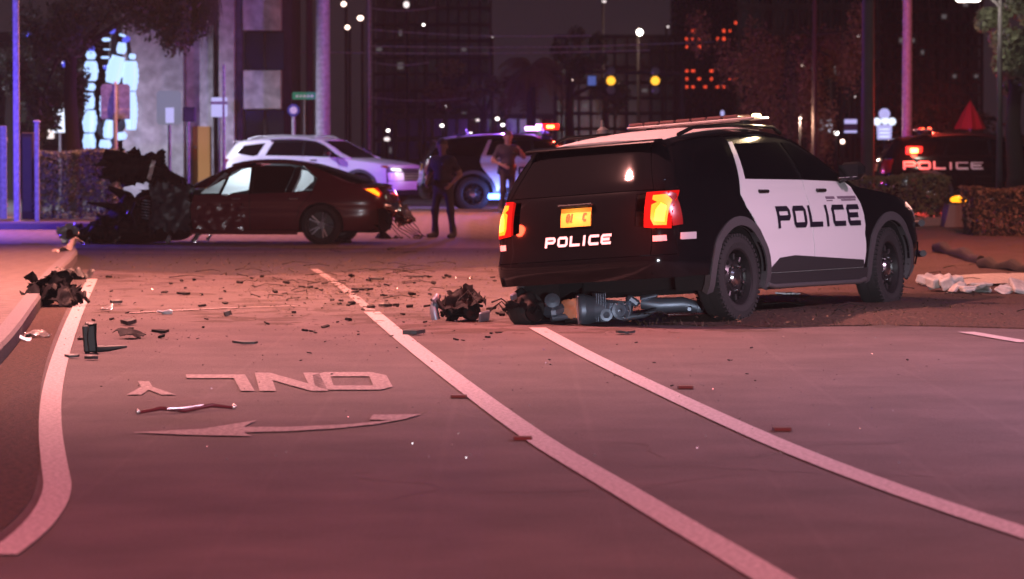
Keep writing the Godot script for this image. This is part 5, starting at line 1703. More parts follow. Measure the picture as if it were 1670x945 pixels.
	tree("shade_tree", "grey green leafy tree at the right edge under the lamp", stand(1655, 70), 5.0, 0.2, [[Vector3(0.0, 3.6, 0), Vector3(0.85, 0.8, 0.8)], [Vector3(0.35, 4.4, 0), Vector3(1.0, 0.8, 0.9)], [Vector3(0.3, 2.9, 0), Vector3(0.7, 0.6, 0.7)], [Vector3(-0.5, 4.1, 0.3), Vector3(0.45, 0.6, 0.5)], [Vector3(0.75, 3.5, 0.5), Vector3(0.8, 0.8, 0.8)]], M.leaf_grey, M.bark, 0.085, 1500)
	tree("shade_tree", "dark trees behind the right patrol vehicle", stand(1560, 105), 5.0, 0.2, [[Vector3(-1.5, 1.6, 0), Vector3(1.3, 1.2, 0.9)], [Vector3(0.6, 1.8, 0), Vector3(1.4, 1.3, 0.9)], [Vector3(2.4, 1.7, 0), Vector3(1.3, 1.3, 0.9)]], M.leaf_brown, M.bark, 0.10, 1300)

func build_left() -> void:
	# apartment block: wing wall, pillar, spandrels, dark glass
	var D := 92.0
	var s := FPX / D
	var o := stand(340, D)
	var t := thing("apartment_building", "pale apartment block with tall pillar and square spandrel panels", "building", o)
	var X := func(px: float) -> float: return (px - 340.0) / s
	var Y := func(py: float) -> float: return EYE + (257.0 - py) / s - o.y
	var add := func(called: String, x0: float, x1: float, y0: float, y1: float, z: float, thick: float, m: Material) -> MeshInstance3D:
		var b := MB.new()
		b.box(T(Vector3((X.call(x0) + X.call(x1)) / 2.0, (y0 + y1) / 2.0, z - thick / 2.0)), Vector3(X.call(x1) - X.call(x0), y1 - y0, thick), 0.02)
		return put(called, b, m, t)
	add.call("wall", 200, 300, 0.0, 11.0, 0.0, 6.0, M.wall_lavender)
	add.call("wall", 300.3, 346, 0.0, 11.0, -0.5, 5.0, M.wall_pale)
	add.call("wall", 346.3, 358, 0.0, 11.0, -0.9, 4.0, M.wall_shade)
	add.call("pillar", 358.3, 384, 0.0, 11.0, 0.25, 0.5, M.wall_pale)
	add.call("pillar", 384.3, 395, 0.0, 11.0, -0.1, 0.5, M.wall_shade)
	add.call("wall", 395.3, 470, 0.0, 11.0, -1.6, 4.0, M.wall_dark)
	for q in [[178, 115], [50, -30], [-95, -190]]:
		add.call("spandrel", 396, 459, Y.call(q[0]), Y.call(q[1]), 0.0, 0.35, M.wall_pale)
	for q in [[115, 50], [-30, -95], [250, 178]]:
		var w: MeshInstance3D = add.call("window", 397, 462, Y.call(q[0]) + 0.02, Y.call(q[1]) - 0.02, -0.5, 0.1, M.far_glass)
		var mb := MB.new()
		mb.box(T(Vector3(X.call(430), (Y.call(q[0]) + Y.call(q[1])) / 2.0, -0.47)), Vector3(0.07, Y.call(q[1]) - Y.call(q[0]) - 0.1, 0.06))
		put("mullion", mb, M.wall_dark, w)
	var dr: MeshInstance3D = add.call("door", 311, 341, 0.0, Y.call(206), -0.44, 0.08, M.ochre)
	var kn := MB.new()
	kn.ball(Vector3(X.call(316), Y.call(240), -0.40), Vector3.ONE * 0.04, 8)
	put("handle", kn, M.chrome, dr)
	# far dark building beyond the hedge
	tower("low building with dark openings behind the lit tree", -60, 225, 60, 125, 4, 7, M.wall_far, {Vector2i(3, 1): M.window_bright, Vector2i(6, 1): M.window_pale})
	# tree wrapped in string lights
	var lt := thing("light_wrapped_tree", "tree wrapped in glowing white and blue string lights", "tree", stand(178, 80))
	var k := FPX / 80.0
	var px := func(x: float, y: float, z := 0.0) -> Vector3: return Vector3((x - 178.0) / k, EYE + (257.0 - y) / k - elev(-80), z)
	var core := MB.new()
	core.tube([Vector3(0, 0, -0.2), px.call(178, 210, -0.15), px.call(180, 150, -0.15), px.call(186, 40, -0.2)], [0.22, 0.18, 0.15, 0.07], 10)
	core.tube([px.call(176, 230, -0.2), px.call(150, 190, -0.12), px.call(147, 120, -0.12), px.call(150, 60, -0.1)], [0.12, 0.1, 0.08, 0.04], 8)
	core.tube([px.call(178, 230, -0.2), px.call(208, 190, -0.12), px.call(214, 120, -0.12), px.call(208, 60, -0.1)], [0.12, 0.1, 0.08, 0.04], 8)
	put("trunk", core, M.bark, lt)
	var segs := [[146, 246, 145, 218, 9], [146, 216, 147, 180, 10], [146, 178, 145, 152, 8], [147, 148, 147, 136, 8], [149, 132, 149, 100, 10], [149, 97, 149, 84, 7], [172, 243, 172, 228, 9], [176, 226, 180, 196, 8], [174, 194, 178, 140, 11], [183, 136, 194, 92, 12], [198, 88, 200, 70, 7], [199, 228, 197, 216, 8], [214, 212, 214, 150, 9], [213, 148, 214, 100, 11], [216, 97, 217, 88, 5], [205, 138, 204, 190, 8], [172, 96, 172, 92, 6], [175, 82, 175, 80, 5], [174, 68, 174, 62, 6], [200, 60, 201, 56, 5]]
	for g in segs:
		var b := MB.new()
		var a: Vector3 = px.call(g[0], g[1], 0.0)
		var z: Vector3 = px.call(g[2], g[3], 0.0)
		var r: float = g[4] * 1.25 / k  # widened to take in the glow around the lights
		var m := maxi(2, int(a.distance_to(z) / 0.07))
		var pts := []
		var rad := []
		for i in m + 1:         # coils of the wrapped string
			var u := float(i) / m
			pts.append(a.lerp(z, u))
			rad.append(r * (0.72 + 0.28 * sin(PI * u)) * (1.0 if i % 2 else 0.9))
		b.tube(pts, rad, 10)
		put("string_light", b, M.string_light, lt)
	for g in [[183, 50, 6], [204, 66, 5], [207, 110, 5], [197, 120, 5], [172, 110, 4], [208, 64, 5], [150, 80, 5], [105, 105, 5], [112, 108, 3], [44, 55, 7], [52, 62, 4]]:
		var b := MB.new()
		b.ball(px.call(g[0], g[1], -0.05), Vector3.ONE * g[2] / k, 8)
		put("string_light", b, M.string_light_blue, lt)
	lamp_at(lt, "string_light_glow", Vector3(0, 2.0, 0.7), c(0.35, 0.45, 1.0), 2.2, 0.3)
	# foliage hanging over the left
	var big := tree("shade_tree", "big dark tree whose foliage hangs in over the upper left", stand(118, 74), 7.0, 0.17, [[Vector3(-0.9, 4.1, 0), Vector3(0.9, 0.5, 0.8)], [Vector3(0.4, 4.6, 0), Vector3(1.1, 0.5, 0.8)], [Vector3(1.9, 4.75, 0.3), Vector3(1.1, 0.55, 0.8)], [Vector3(2.6, 4.5, 0.3), Vector3(0.6, 0.5, 0.6)], [Vector3(-1.0, 3.3, -0.3), Vector3(0.7, 0.6, 0.6)], [Vector3(-0.7, 2.6, -0.3), Vector3(0.5, 0.5, 0.5)]], M.leaf_dark, M.bark, 0.075, 1900, 0.75)
	var fr := MB.new()
	for i in 900:
		var x := rng.randf_range(205, 352)
		var y0 := rng.randf_range(-40, 25)
		var p := dp(x, y0, 74.0 + rng.randf_range(-0.5, 0.5)) - big.position
		var l := rng.randf_range(0.25, 0.75) * (0.6 + 0.5 * smooth(205.0, 300.0, x))
		var q := p + Vector3(rng.randf_range(-0.22, 0.22), -l, rng.randf_range(-0.1, 0.1))
		var w := Vector3(0.012, 0, 0.008)
		var m := p.lerp(q, 0.5) + Vector3(rng.randf_range(-0.05, 0.05), 0.05, 0)
		fr.quad(p - w, p + w, m + w, m - w)
		fr.quad(m - w, m + w, q + w * 0.2, q - w * 0.2)
	put("hanging_leaves", fr, M.leaf_dark, big).set_meta("kind", "stuff")
	tree("shade_tree", "dark tree standing behind the violet post at far left", stand(20, 95), 6.0, 0.2, [[Vector3(0, 4.0, 0), Vector3(0.9, 0.9, 0.8)], [Vector3(0.6, 3.0, 0), Vector3(0.7, 0.7, 0.7)], [Vector3(1.2, 3.8, 0), Vector3(0.7, 0.6, 0.7)]], M.leaf_dark, M.bark, 0.1, 900)
	# hedge and shrub
	var ha := stand(64, 67)
	var hb := stand(196, 67)
	hedge("clipped grey green hedge behind the wreck", Vector3(ha.x, ha.y, -67.5), Vector3(hb.x, ha.y + 1.36, -66.3), 0.0, M.leaf_hedge, 6500, 0.045)
	hedge("small shrub in front of the pale building wall", Vector3(stand(262, 84).x, 0.27, -84.3), Vector3(stand(282, 84).x, 1.05, -83.8), 0.0, M.leaf_olive, 500, 0.05, "shrub")
	hedge("low dark bushes below the spandrel panels", Vector3(stand(395, 90).x, 0.27, -89.6), Vector3(stand(520, 90).x, 1.5, -88.6), 0.0, M.leaf_dark, 1800, 0.08)
	# posts and signs
	var violet := thing("sign_pole", "tall square post lit violet at the far left", "post", stand(27, 63.5))
	var b := MB.new()
	b.box(T(Vector3(0, 2.4, 0)), Vector3(0.11, 4.8, 0.11), 0.015)
	put("shaft", b, M.pale_metal, violet)
	b = MB.new()
	b.box(T(Vector3(0, 0.05, 0)), Vector3(0.26, 0.10, 0.26), 0.02)
	put("base_plate", b, M.pale_metal, violet)
	var second := thing("gate_post", "short pale post beside the hedge", "post", stand(60, 65))
	b = MB.new()
	b.box(T(Vector3(0, 0.98, 0)), Vector3(0.09, 1.96, 0.09), 0.012)
	put("shaft", b, M.pale_metal, second)
	b = MB.new()
	b.box(T(Vector3(0, 1.98, 0)), Vector3(0.13, 0.05, 0.13), 0.012)
	put("cap", b, M.pale_metal, second)
	var fence := thing("fence_panel", "blue lit board fence at the left edge", "fence", stand(-26, 66))
	for i in 7:
		b = MB.new()
		b.box(T(Vector3(-0.36 + i * 0.125, 0.95, 0)), Vector3(0.118, 1.86, 0.03), 0.006)
		put("board", b, M.pale_metal, fence)
	b = MB.new()
	b.box(T(Vector3(0.0, 0.3, -0.04)), Vector3(0.92, 0.09, 0.04), 0.006)
	b.box(T(Vector3(0.0, 1.6, -0.04)), Vector3(0.92, 0.09, 0.04), 0.006)
	put("rail", b, M.pale_metal, fence)
	var dark := thing("utility_cabinet", "dark tall cabinet between the violet post and the hedge", "cabinet", stand(46, 66.5))
	b = MB.new()
	b.box(T(Vector3(0, 0.87, 0)), Vector3(0.24, 1.74, 0.3), 0.02)
	put("housing", b, M.wall_dark, dark)
	b = MB.new()
	b.box(T(Vector3(0, 0.9, 0.16)), Vector3(0.19, 1.5, 0.015), 0.004)
	put("door", b, M.plastic, dark)
	var ws := sign_plate("lit_sign", "small glowing white sign above the hedge", "sign", stand(98, 92), EYE + (257 - 197) / (FPX / 92.0) - 0.27, Vector2(0.44, 0.66), M.sign_white, 0.0, M.galvanised, 0.05)
	var s1 := sign_plate("traffic_sign", "square metal sign seen from behind before the lit tree", "sign", stand(188, 68), EYE + (257 - 163) / (FPX / 68.0) - 0.25, Vector2(0.60, 0.62), M.galvanised, PI, M.pale_metal, 0.05, 0.045)
	b = MB.new()
	b.box(T(Vector3(0, 2.10, 0.05)), Vector3(0.60, 0.20, 0.012), 0.004)
	put("lower_panel", b, M.galvanised, s1)
	b = MB.new()
	b.box(T(Vector3(0, 2.42, 0.068)), Vector3(0.05, 0.7, 0.03), 0.004)
	put("bracket", b, M.pale_metal, s1)
	var s2 := sign_plate("traffic_sign", "violet lit sign with a grey box before the building wall", "sign", stand(276, 78), EYE + (257 - 176) / (FPX / 78.0) - 0.27, Vector2(0.58, 0.80), M.sign_dim, 0.0, M.galvanised, 0.06, 0.04)  # panel glows in place of violet light falling on it
	b = MB.new()
	b.box(T(Vector3(0.02, 2.2, 0.06)), Vector3(0.20, 0.36, 0.012), 0.02)
	put("sign_symbol", b, M.sign_violet, s2)
	var bx := thing("signal_box", "grey control box on a slim white post", "box", stand(307, 78))
	b = MB.new()
	post(b, Vector3.ZERO, 2.05, 0.035)
	put("post", b, M.pale_metal, bx)
	b = MB.new()
	b.box(T(Vector3(0.03, 2.22, 0)), Vector3(0.30, 0.34, 0.24), 0.02)
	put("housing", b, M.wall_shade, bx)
	b = MB.new()
	b.box(T(Vector3(0.03, 2.22, 0.125)), Vector3(0.25, 0.28, 0.012), 0.004)
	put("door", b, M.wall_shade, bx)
	var s3 := sign_plate("traffic_sign", "pale violet sign on a white post beside the pillar", "sign", stand(358, 78), EYE + (257 - 175) / (FPX / 78.0) - 0.27, Vector2(0.38, 0.46), M.sign_violet, 0.0, M.pale_metal, 0.02, 0.03)  # panel given a violet glow of its own
	b = MB.new()
	b.box(T(Vector3(0, 2.49, 0.05)), Vector3(0.40, 0.07, 0.012), 0.004)
	b.box(T(Vector3(0.10, 1.9, 0.02)), Vector3(0.07, 3.0, 0.05), 0.01)
	put("sign_rail", b, M.pale_metal, s3)
	var sn := sign_plate("street_sign", "green street name sign beside the pale pole", "sign", stand(497, 90), EYE + (257 - 156.5) / (FPX / 90.0) - 0.27, Vector2(0.66, 0.20), M.green_sign, 0.0, M.galvanised, 0.02, 0.03)
	b = MB.new()
	for i in 5: b.box(T(Vector3(-0.20 + i * 0.10, 2.873, 0.046)), Vector3(0.07 - 0.015 * (i % 2), 0.06, 0.005))
	put("sign_lettering", b, M.decal_white, sn)
	var bl := sign_plate("street_sign", "small blue sign on a short white post", "sign", stand(479, 88), EYE + (257 - 180) / (FPX / 88.0) - 0.27, Vector2(0.32, 0.32), M.blue_sign, 0.0, M.pale_metal, 0.10, 0.05)
	b = MB.new()
	b.lathe(T(Vector3(0, 2.46, 0.065), Vector3(90, 0, 0)), v2s([0.10, 0.0, 0.10, 0.008, 0.0, 0.008]), 16)
	put("sign_symbol", b, M.decal_white, bl)

func build_right() -> void:
	var D := 100.0
	# lit signs right of the dark pole
	var q := sign_plate("lit_sign", "glowing white sign with a dark notch left of the dark pole", "sign", stand(1347, D), EYE + (257 - 207) / 54.0 - 0.27, Vector2(0.36, 0.42), M.sign_white, 0.0, M.wall_dark, 0.03)
	var b := MB.new()
	b.box(T(Vector3(-0.05, 2.27, 0.05), Vector3(0, 0, -35)), Vector3(0.14, 0.06, 0.01))
	put("sign_notch", b, M.wall_dark, q)
	q = sign_plate("lit_sign", "dark sign with two pale violet bars", "sign", stand(1387, D), EYE + (257 - 205) / 54.0 - 0.27, Vector2(0.40, 0.46), M.blue_sign, 0.0, M.wall_dark, 0.03)
	b = MB.new()
	b.box(T(Vector3(0, 2.29, 0.05)), Vector3(0.38, 0.13, 0.01))
	b.box(T(Vector3(0, 1.985, 0.05)), Vector3(0.38, 0.07, 0.01))
	put("sign_bar", b, M.sign_violet, q)
	var em := thing("lit_sign", "glowing violet sign with three white lobes and a square foot", "sign", stand(1442, D))
	b = MB.new()
	post(b, Vector3(0, 0, -0.1), 1.9, 0.05)
	put("post", b, M.wall_dark, em)
	b = MB.new()
	b.prism(pv([-0.21, 1.75, 0.21, 1.75, 0.23, 2.20, -0.23, 2.20]), T(Vector3(0, 0, 0)), 0.06)
	put("sign_panel", b, M.sign_violet, em)
	for g in [[-0.22, 2.29, 0.12, "lamp_lobe", "sign_white"], [0.23, 2.29, 0.12, "lamp_lobe", "sign_white"], [0.0, 2.52, 0.17, "sign_lobe", "sign_violet"], [0.02, 2.32, 0.12, "sign_lobe", "sign_white"]]:
		b = MB.new()
		b.lathe(T(Vector3(g[0], g[1], 0.02), Vector3(90, 0, 0)), v2s([g[2], 0.0, g[2], 0.05, 0.0, 0.07]), 20)
		put(g[3], b, M[g[4]], em)
	b = MB.new()
	for y in [1.84, 1.95, 2.06]: b.box(T(Vector3(0, y, 0.065)), Vector3(0.30, 0.035, 0.008))
	put("sign_lettering", b, M.sign_white, em)
	# bright lamp at the top, lighting the tree
	var f := stand(1630, 68)
	var lp := street_lamp("bright street lamp with a white panel at the top right", f, Vector3(-0.68, 4.30, 0.15), Color.WHITE, 0.0, M.lamp_white, 0.06, 66.0, M.wall_dark)
	b = MB.new()
	b.box(T(Vector3(-0.68, 4.50, 0.18)), Vector3(0.52, 0.22, 0.30), 0.06)
	put("lamp_glass", b, M.lamp_white, lp)
	lamp_at(lp, "lamp_light", Vector3(-0.5, 4.3, 0.7), c(1.0, 0.95, 0.78), 4.0, 0.2)
	# red lit canopy
	var um := thing("red_parasol", "closed red parasol lit behind the right patrol vehicle", "parasol", stand(1582, 88))
	b = MB.new()
	post(b, Vector3.ZERO, 2.6, 0.03)
	put("pole", b, M.galvanised, um)
	for i in 8:
		b = MB.new()
		var a0 := TAU * i / 8.0
		var a1 := TAU * (i + 1) / 8.0
		var am := (a0 + a1) / 2.0
		var tip := Vector3(0, 2.73, 0)
		var p := func(a: float, r: float, y: float) -> Vector3: return Vector3(cos(a) * r, y, sin(a) * r)
		b.tri(tip, p.call(am, 0.16, 2.45), p.call(a0, 0.18, 2.45))
		b.tri(tip, p.call(a1, 0.18, 2.45), p.call(am, 0.16, 2.45))
		b.quad(p.call(a0, 0.18, 2.45), p.call(am, 0.16, 2.45), p.call(am, 0.36, 1.95), p.call(a0, 0.42, 1.98))
		b.quad(p.call(am, 0.16, 2.45), p.call(a1, 0.18, 2.45), p.call(a1, 0.42, 1.98), p.call(am, 0.36, 1.95))
		put("canopy_panel", b, M.bollard_red, um)
	# shrubs, concrete blocks with an amber beacon
	hedge("yellow green shrub between the patrol SUV and the concrete block", Vector3(stand(1395, 65).x, 0.2, -65.8), Vector3(stand(1542, 65).x, 1.12, -64.2), 0.0, M.leaf_olive, 2600, 0.05, "shrub")
	hedge("dark brown hedge at the right edge", Vector3(stand(1584, 59).x, 0.05, -60.0), Vector3(stand(1760, 59).x, 0.93, -58.2), 0.0, M.leaf_brown, 5200, 0.05)
	var cb := thing("concrete_barrier", "pale concrete block carrying an amber lamp beside the hedge", "barrier", Vector3(stand(1564, 62).x, 0.1, -62))
	b = MB.new()
	b.prism(pv([-0.34, 0.0, 0.34, 0.0, 0.30, 0.16, 0.22, 0.50, -0.22, 0.50, -0.30, 0.16]), T(Vector3(0, 0, -0.4)), 0.8)
	put("block", b, M.kerb, cb)
	var lb := thing("beacon_lamp", "glowing amber lamp on the concrete block", "lamp", Vector3(stand(1562, 62).x, 0.60, -61.85))
	b = MB.new()
	b.lathe(Transform3D(), v2s([0.14, 0.0, 0.14, 0.04]), 16)
	put("lamp_base", b, M.plastic, lb)
	b = MB.new()
	b.ball(Vector3(0, 0.09, 0), Vector3(0.16, 0.075, 0.13), 16)
	put("lamp_lens", b, M.amber_lit, lb)
	var lw := thing("low_wall", "low pale concrete wall left of the block", "wall", Vector3(stand(1518, 62.4).x, 0.09, -62.4), 0.12)
	for i in 3:
		b = MB.new()
		b.box(T(Vector3(-0.36 + i * 0.36, 0.13, 0)), Vector3(0.352, 0.26, 0.35), 0.025)
		put("concrete_block", b, M.kerb, lw)
	# broken kerb in front of the patrol SUV
	var r := RandomNumberGenerator.new()
	r.seed = 4
	for g in [[1512, 474, 0.36, 0.24, "broken pale concrete chunk next to the front wheel"], [1542, 476, 0.30, 0.22, "pale concrete chunk right of the one at the front wheel"], [1566, 478, 0.22, 0.13, "small pale concrete chunk between the chunks and the slab"], [1606, 476, 0.34, 0.10, "flat broken kerb slab, left one at the right edge"], [1650, 477, 0.40, 0.11, "flat broken kerb slab, right one at the right edge"]]:
		var p := gp(g[0], g[1], 0.10)
		var cmb := MB.new()
		for i in 4:
			cmb.box(T(Vector3(r.randf_range(-0.32, 0.32) * g[2], g[3] * r.randf_range(0.25, 0.5), r.randf_range(-0.10, 0.10)), Vector3(r.randf_range(-25, 25), r.randf() * 180.0, r.randf_range(-25, 25))), Vector3(g[2] * r.randf_range(0.35, 0.75), g[3] * r.randf_range(0.25, 0.55), r.randf_range(0.10, 0.24)), 0.012)
		var ch := put("concrete_chunk", cmb, M.chalk)
		ch.position = p
		tag(ch, g[4], "rubble", "broken pale kerb beside the patrol SUV")
	struct_("kerb_dust", sheet(dense(gpath([1490, 474, 1540, 468, 1600, 462, 1700, 461, 1800, 466, 1800, 474, 1700, 478, 1620, 480, 1560, 484, 1500, 482])), 0.115, Vector2(1, 1)), M.chalk, "pale dust of the broken kerb spread on the soil")
	# logs on the bed
	for g in [[1528, 404, 1600, 424, 0.075, "dark log lying aslant on the soil bed"], [1600, 430, 1680, 438, 0.06, "dark log lying at the right edge of the soil bed"]]:
		var a := gp(g[0], g[1], 0.14)
		var z := gp(g[2], g[3], 0.14)
		b = MB.new()
		var pts := []
		var rad := []
		for i in 7:
			pts.append(a.lerp(z, i / 6.0) + Vector3(0, 0.03 * sin(i * 2.1), 0.05 * sin(i * 1.3)))
			rad.append(g[4] * (1.0 + 0.25 * sin(i * 1.9)))
		b.tube(pts, rad, 9)
		tag(put("log", b, M.bark), g[5], "log", "logs on the soil bed")

func build_vehicles() -> void:
	# the patrol SUV in front
	var bars := {7: M.bar_amber}
	var t := suv("police_suv", "black and white police SUV with lit tail lamps on the soil bed", "police car", M.black_paint, M.white_paint, M.roof_paint_dim, {"bar": true, "text": "rear", "sticker": true, "bar_lamps": bars, "torn": true, "steer": 0.10})
	var basis := Basis(Vector3.UP, deg_to_rad(-32.5)) * Basis(Vector3.BACK, deg_to_rad(4.0))
	var wheel_at := Vector3((1206 - 835) / 184.5, 0.035, -29.25)
	t.transform = Transform3D(basis, wheel_at - basis * Vector3(0.965, 0.0, 1.51))
	for sd in [-1.0, 1.0]: lamp_at(t, "tail_lamp_light", Vector3(sd * 0.83, 0.98, 2.85), c(1.0, 0.07, 0.03), 1.1, 0.08)
	lamp_at(t, "plate_lamp_light", Vector3(0.0, 1.02, 2.70), c(1.0, 0.85, 0.6), 0.012, 0.02)
	lamp_at(t, "bar_lamp_light", Vector3(0.72, 1.88, 0.15), c(1.0, 0.7, 0.4), 0.5, 0.05)
	# the wreck
	var w := sedan()
	w.transform = Transform3D(Basis(Vector3.UP, deg_to_rad(82.0)) * Basis(Vector3.BACK, deg_to_rad(0.0)), Vector3(-4.51, 0.0, -56.99))
	lamp_at(w, "added_cabin_light", Vector3(0.1, 1.22, 0.25), c(0.72, 0.9, 1.0), 2.6, 0.05)  # added in the cabin to light the airbag curtains from inside
	# white SUV behind it
	var ws := suv("white_suv", "white SUV facing right behind the wrecked sedan", "car", M.white_paint, M.white_paint, M.white_paint, {"bar": false, "lit": false, "head": true})
	ws.position = Vector3(-4.75, 0.27, -84.0)
	ws.rotation.y = deg_to_rad(-115.0)
	lamp_at(ws, "headlight_light", Vector3(0.72, 0.9, -2.7), c(1.0, 0.85, 0.8), 0.12, 0.08)
	# a car added unseen behind the camera, its headlights a cool fill
	var fill_car := ws.duplicate()
	fill_car.name = numbered("white_suv")
	add_child(fill_car)
	tag(fill_car, "white SUV added unseen behind the viewer, its headlights filling the scene", "car")
	fill_car.position = Vector3(3.6, 0, 8.5)
	fill_car.rotation.y = 0.0
	for x in [-0.72, 0.72]:
		var hl := SpotLight3D.new()
		hl.name = "headlight_light"
		hl.light_color = c(0.86, 0.90, 1.0)
		hl.light_energy = 260.0
		hl.light_size = 0.08
		hl.spot_range = 150.0
		hl.spot_attenuation = 2.0
		hl.spot_angle = 28.0
		hl.spot_angle_attenuation = 0.9
		hl.shadow_enabled = true
		fill_car.add_child(hl, true)
		hl.position = Vector3(x, 0.9, -2.75)
		hl.rotation_degrees = Vector3(-1.0, 0, 0)
	# patrol SUV side-on behind the officers
	var p2 := suv("police_suv", "black and white police SUV side-on behind the two officers", "police car", M.black_paint, M.white_paint, M.white_paint, {"bar": true, "text": "rear", "lit": false, "bar_z": -0.28, "bar_flare": true, "bar_core": M.bar_core, "bar_lamps": {1: M.bar_pink, 5: M.bar_red, 6: M.bar_red, 7: M.bar_red}})
	p2.position = Vector3(0.52, 0.27, -75.6)
	p2.rotation.y = deg_to_rad(-84.0)
	lamp_at(p2, "lightbar_light_red", Vector3(0.45, 2.1, -0.62), c(1.0, 0.06, 0.03), 16.0, 0.1)
	lamp_at(p2, "lightbar_light_blue", Vector3(-0.35, 2.0, 0.62), c(0.30, 0.12, 1.0), 60.0, 0.1)
	var pk := MB.new()
	pk.box(T(Vector3(0.60, 1.86, 0.12)), Vector3(0.10, 0.09, 0.34), 0.02)
	put("strobe_light", pk, M.bar_pink, p2)
	var sb := MB.new()
	sb.box(T(Vector3(1.05, 0.33, 1.0)), Vector3(0.06, 0.13, 0.36), 0.03)
	put("step_light", sb, M.bar_blue, p2)
	lamp_at(p2, "step_light_glow", Vector3(1.3, 0.35, 1.0), c(0.15, 0.25, 1.0), 0.9, 0.08)
	# all-black patrol SUV at the right
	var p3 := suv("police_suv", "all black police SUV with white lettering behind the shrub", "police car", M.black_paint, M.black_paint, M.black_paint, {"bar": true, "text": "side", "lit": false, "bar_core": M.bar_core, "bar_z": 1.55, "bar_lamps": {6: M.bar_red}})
	p3.position = Vector3(stand(835 + 10.85 * 72.0, 75).x, 0.27, -75.0)
	p3.rotation.y = deg_to_rad(-90.0)
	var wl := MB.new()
	wl.box(T(Vector3(0.905, 1.36, 1.85)), Vector3(0.04, 0.20, 0.38), 0.02)  # lens enlarged to take the place of a red flare
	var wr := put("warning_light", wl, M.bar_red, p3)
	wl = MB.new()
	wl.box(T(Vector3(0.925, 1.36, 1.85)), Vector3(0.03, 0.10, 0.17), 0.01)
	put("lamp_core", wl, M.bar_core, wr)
	lamp_at(p3, "warning_light_red", Vector3(1.15, 1.4, 1.85), c(1.0, 0.06, 0.03), 1.5, 0.08)
	lamp_at(p3, "lightbar_light_red", Vector3(0.3, 2.15, 1.4), c(1.0, 0.06, 0.03), 50.0, 0.08)
	# blue light added outside the picture for an unseen patrol car
	var bc := thing("added_blue_beacon", "added unseen blue light on a stand at the far left", "beacon", Vector3(-11.2, 0.1, -60.5))
	var b := MB.new()
	for k in 3: b.tube([Vector3(0, 0.9, 0), Vector3(cos(k * 2.1) * 0.35, 0.0, sin(k * 2.1) * 0.35)], [0.02], 6)
	b.tube([Vector3(0, 0.8, 0), Vector3(0, 1.5, 0)], [0.025], 8)
	put("stand", b, M.plastic, bc)
	b = MB.new()
	b.lathe(T(Vector3(0, 1.5, 0)), v2s([0.09, 0.0, 0.09, 0.12, 0.06, 0.17, 0.0, 0.19]), 16)
	put("beacon_lamp", b, M.bar_blue, bc)
	lamp_at(bc, "added_beacon_light", Vector3(0, 1.85, 0.0), c(0.11, 0.05, 1.0), 34.0, 0.1)
	# officers
	officer("officer in dark uniform standing with legs apart beside the white SUV", stand(722, 59.4), deg_to_rad(150.0), 0.20, [[Vector3(-0.33, 1.14, 0.06), Vector3(-0.27, 0.98, -0.14)], [Vector3(0.33, 1.14, 0.06), Vector3(0.24, 1.0, -0.16)]], 0.5, c(0.08, 0.045, 0.04), c(0.012, 0.010, 0.010))
	officer("officer with raised forearm standing at the white patrol door", stand(828, 71.5), deg_to_rad(200.0), 0.12, [[Vector3(-0.36, 1.22, -0.02), Vector3(-0.22, 1.36, -0.20)], [Vector3(0.32, 1.14, 0.05), Vector3(0.18, 1.03, -0.20)]], -0.3, c(0.08, 0.045, 0.04), c(0.01, 0.008, 0.008))

func drop(called: String, b: MB, m: Material, px: float, py: float, rot: Vector3, label: String, lift := 0.006, group := "wreckage strewn on the road") -> MeshInstance3D:
	var o := put(called, b, m)
	o.position = gp(px, py) + Vector3(0, lift, 0)
	o.rotation_degrees = rot
	tag(o, label, "wreckage", group)
	return o

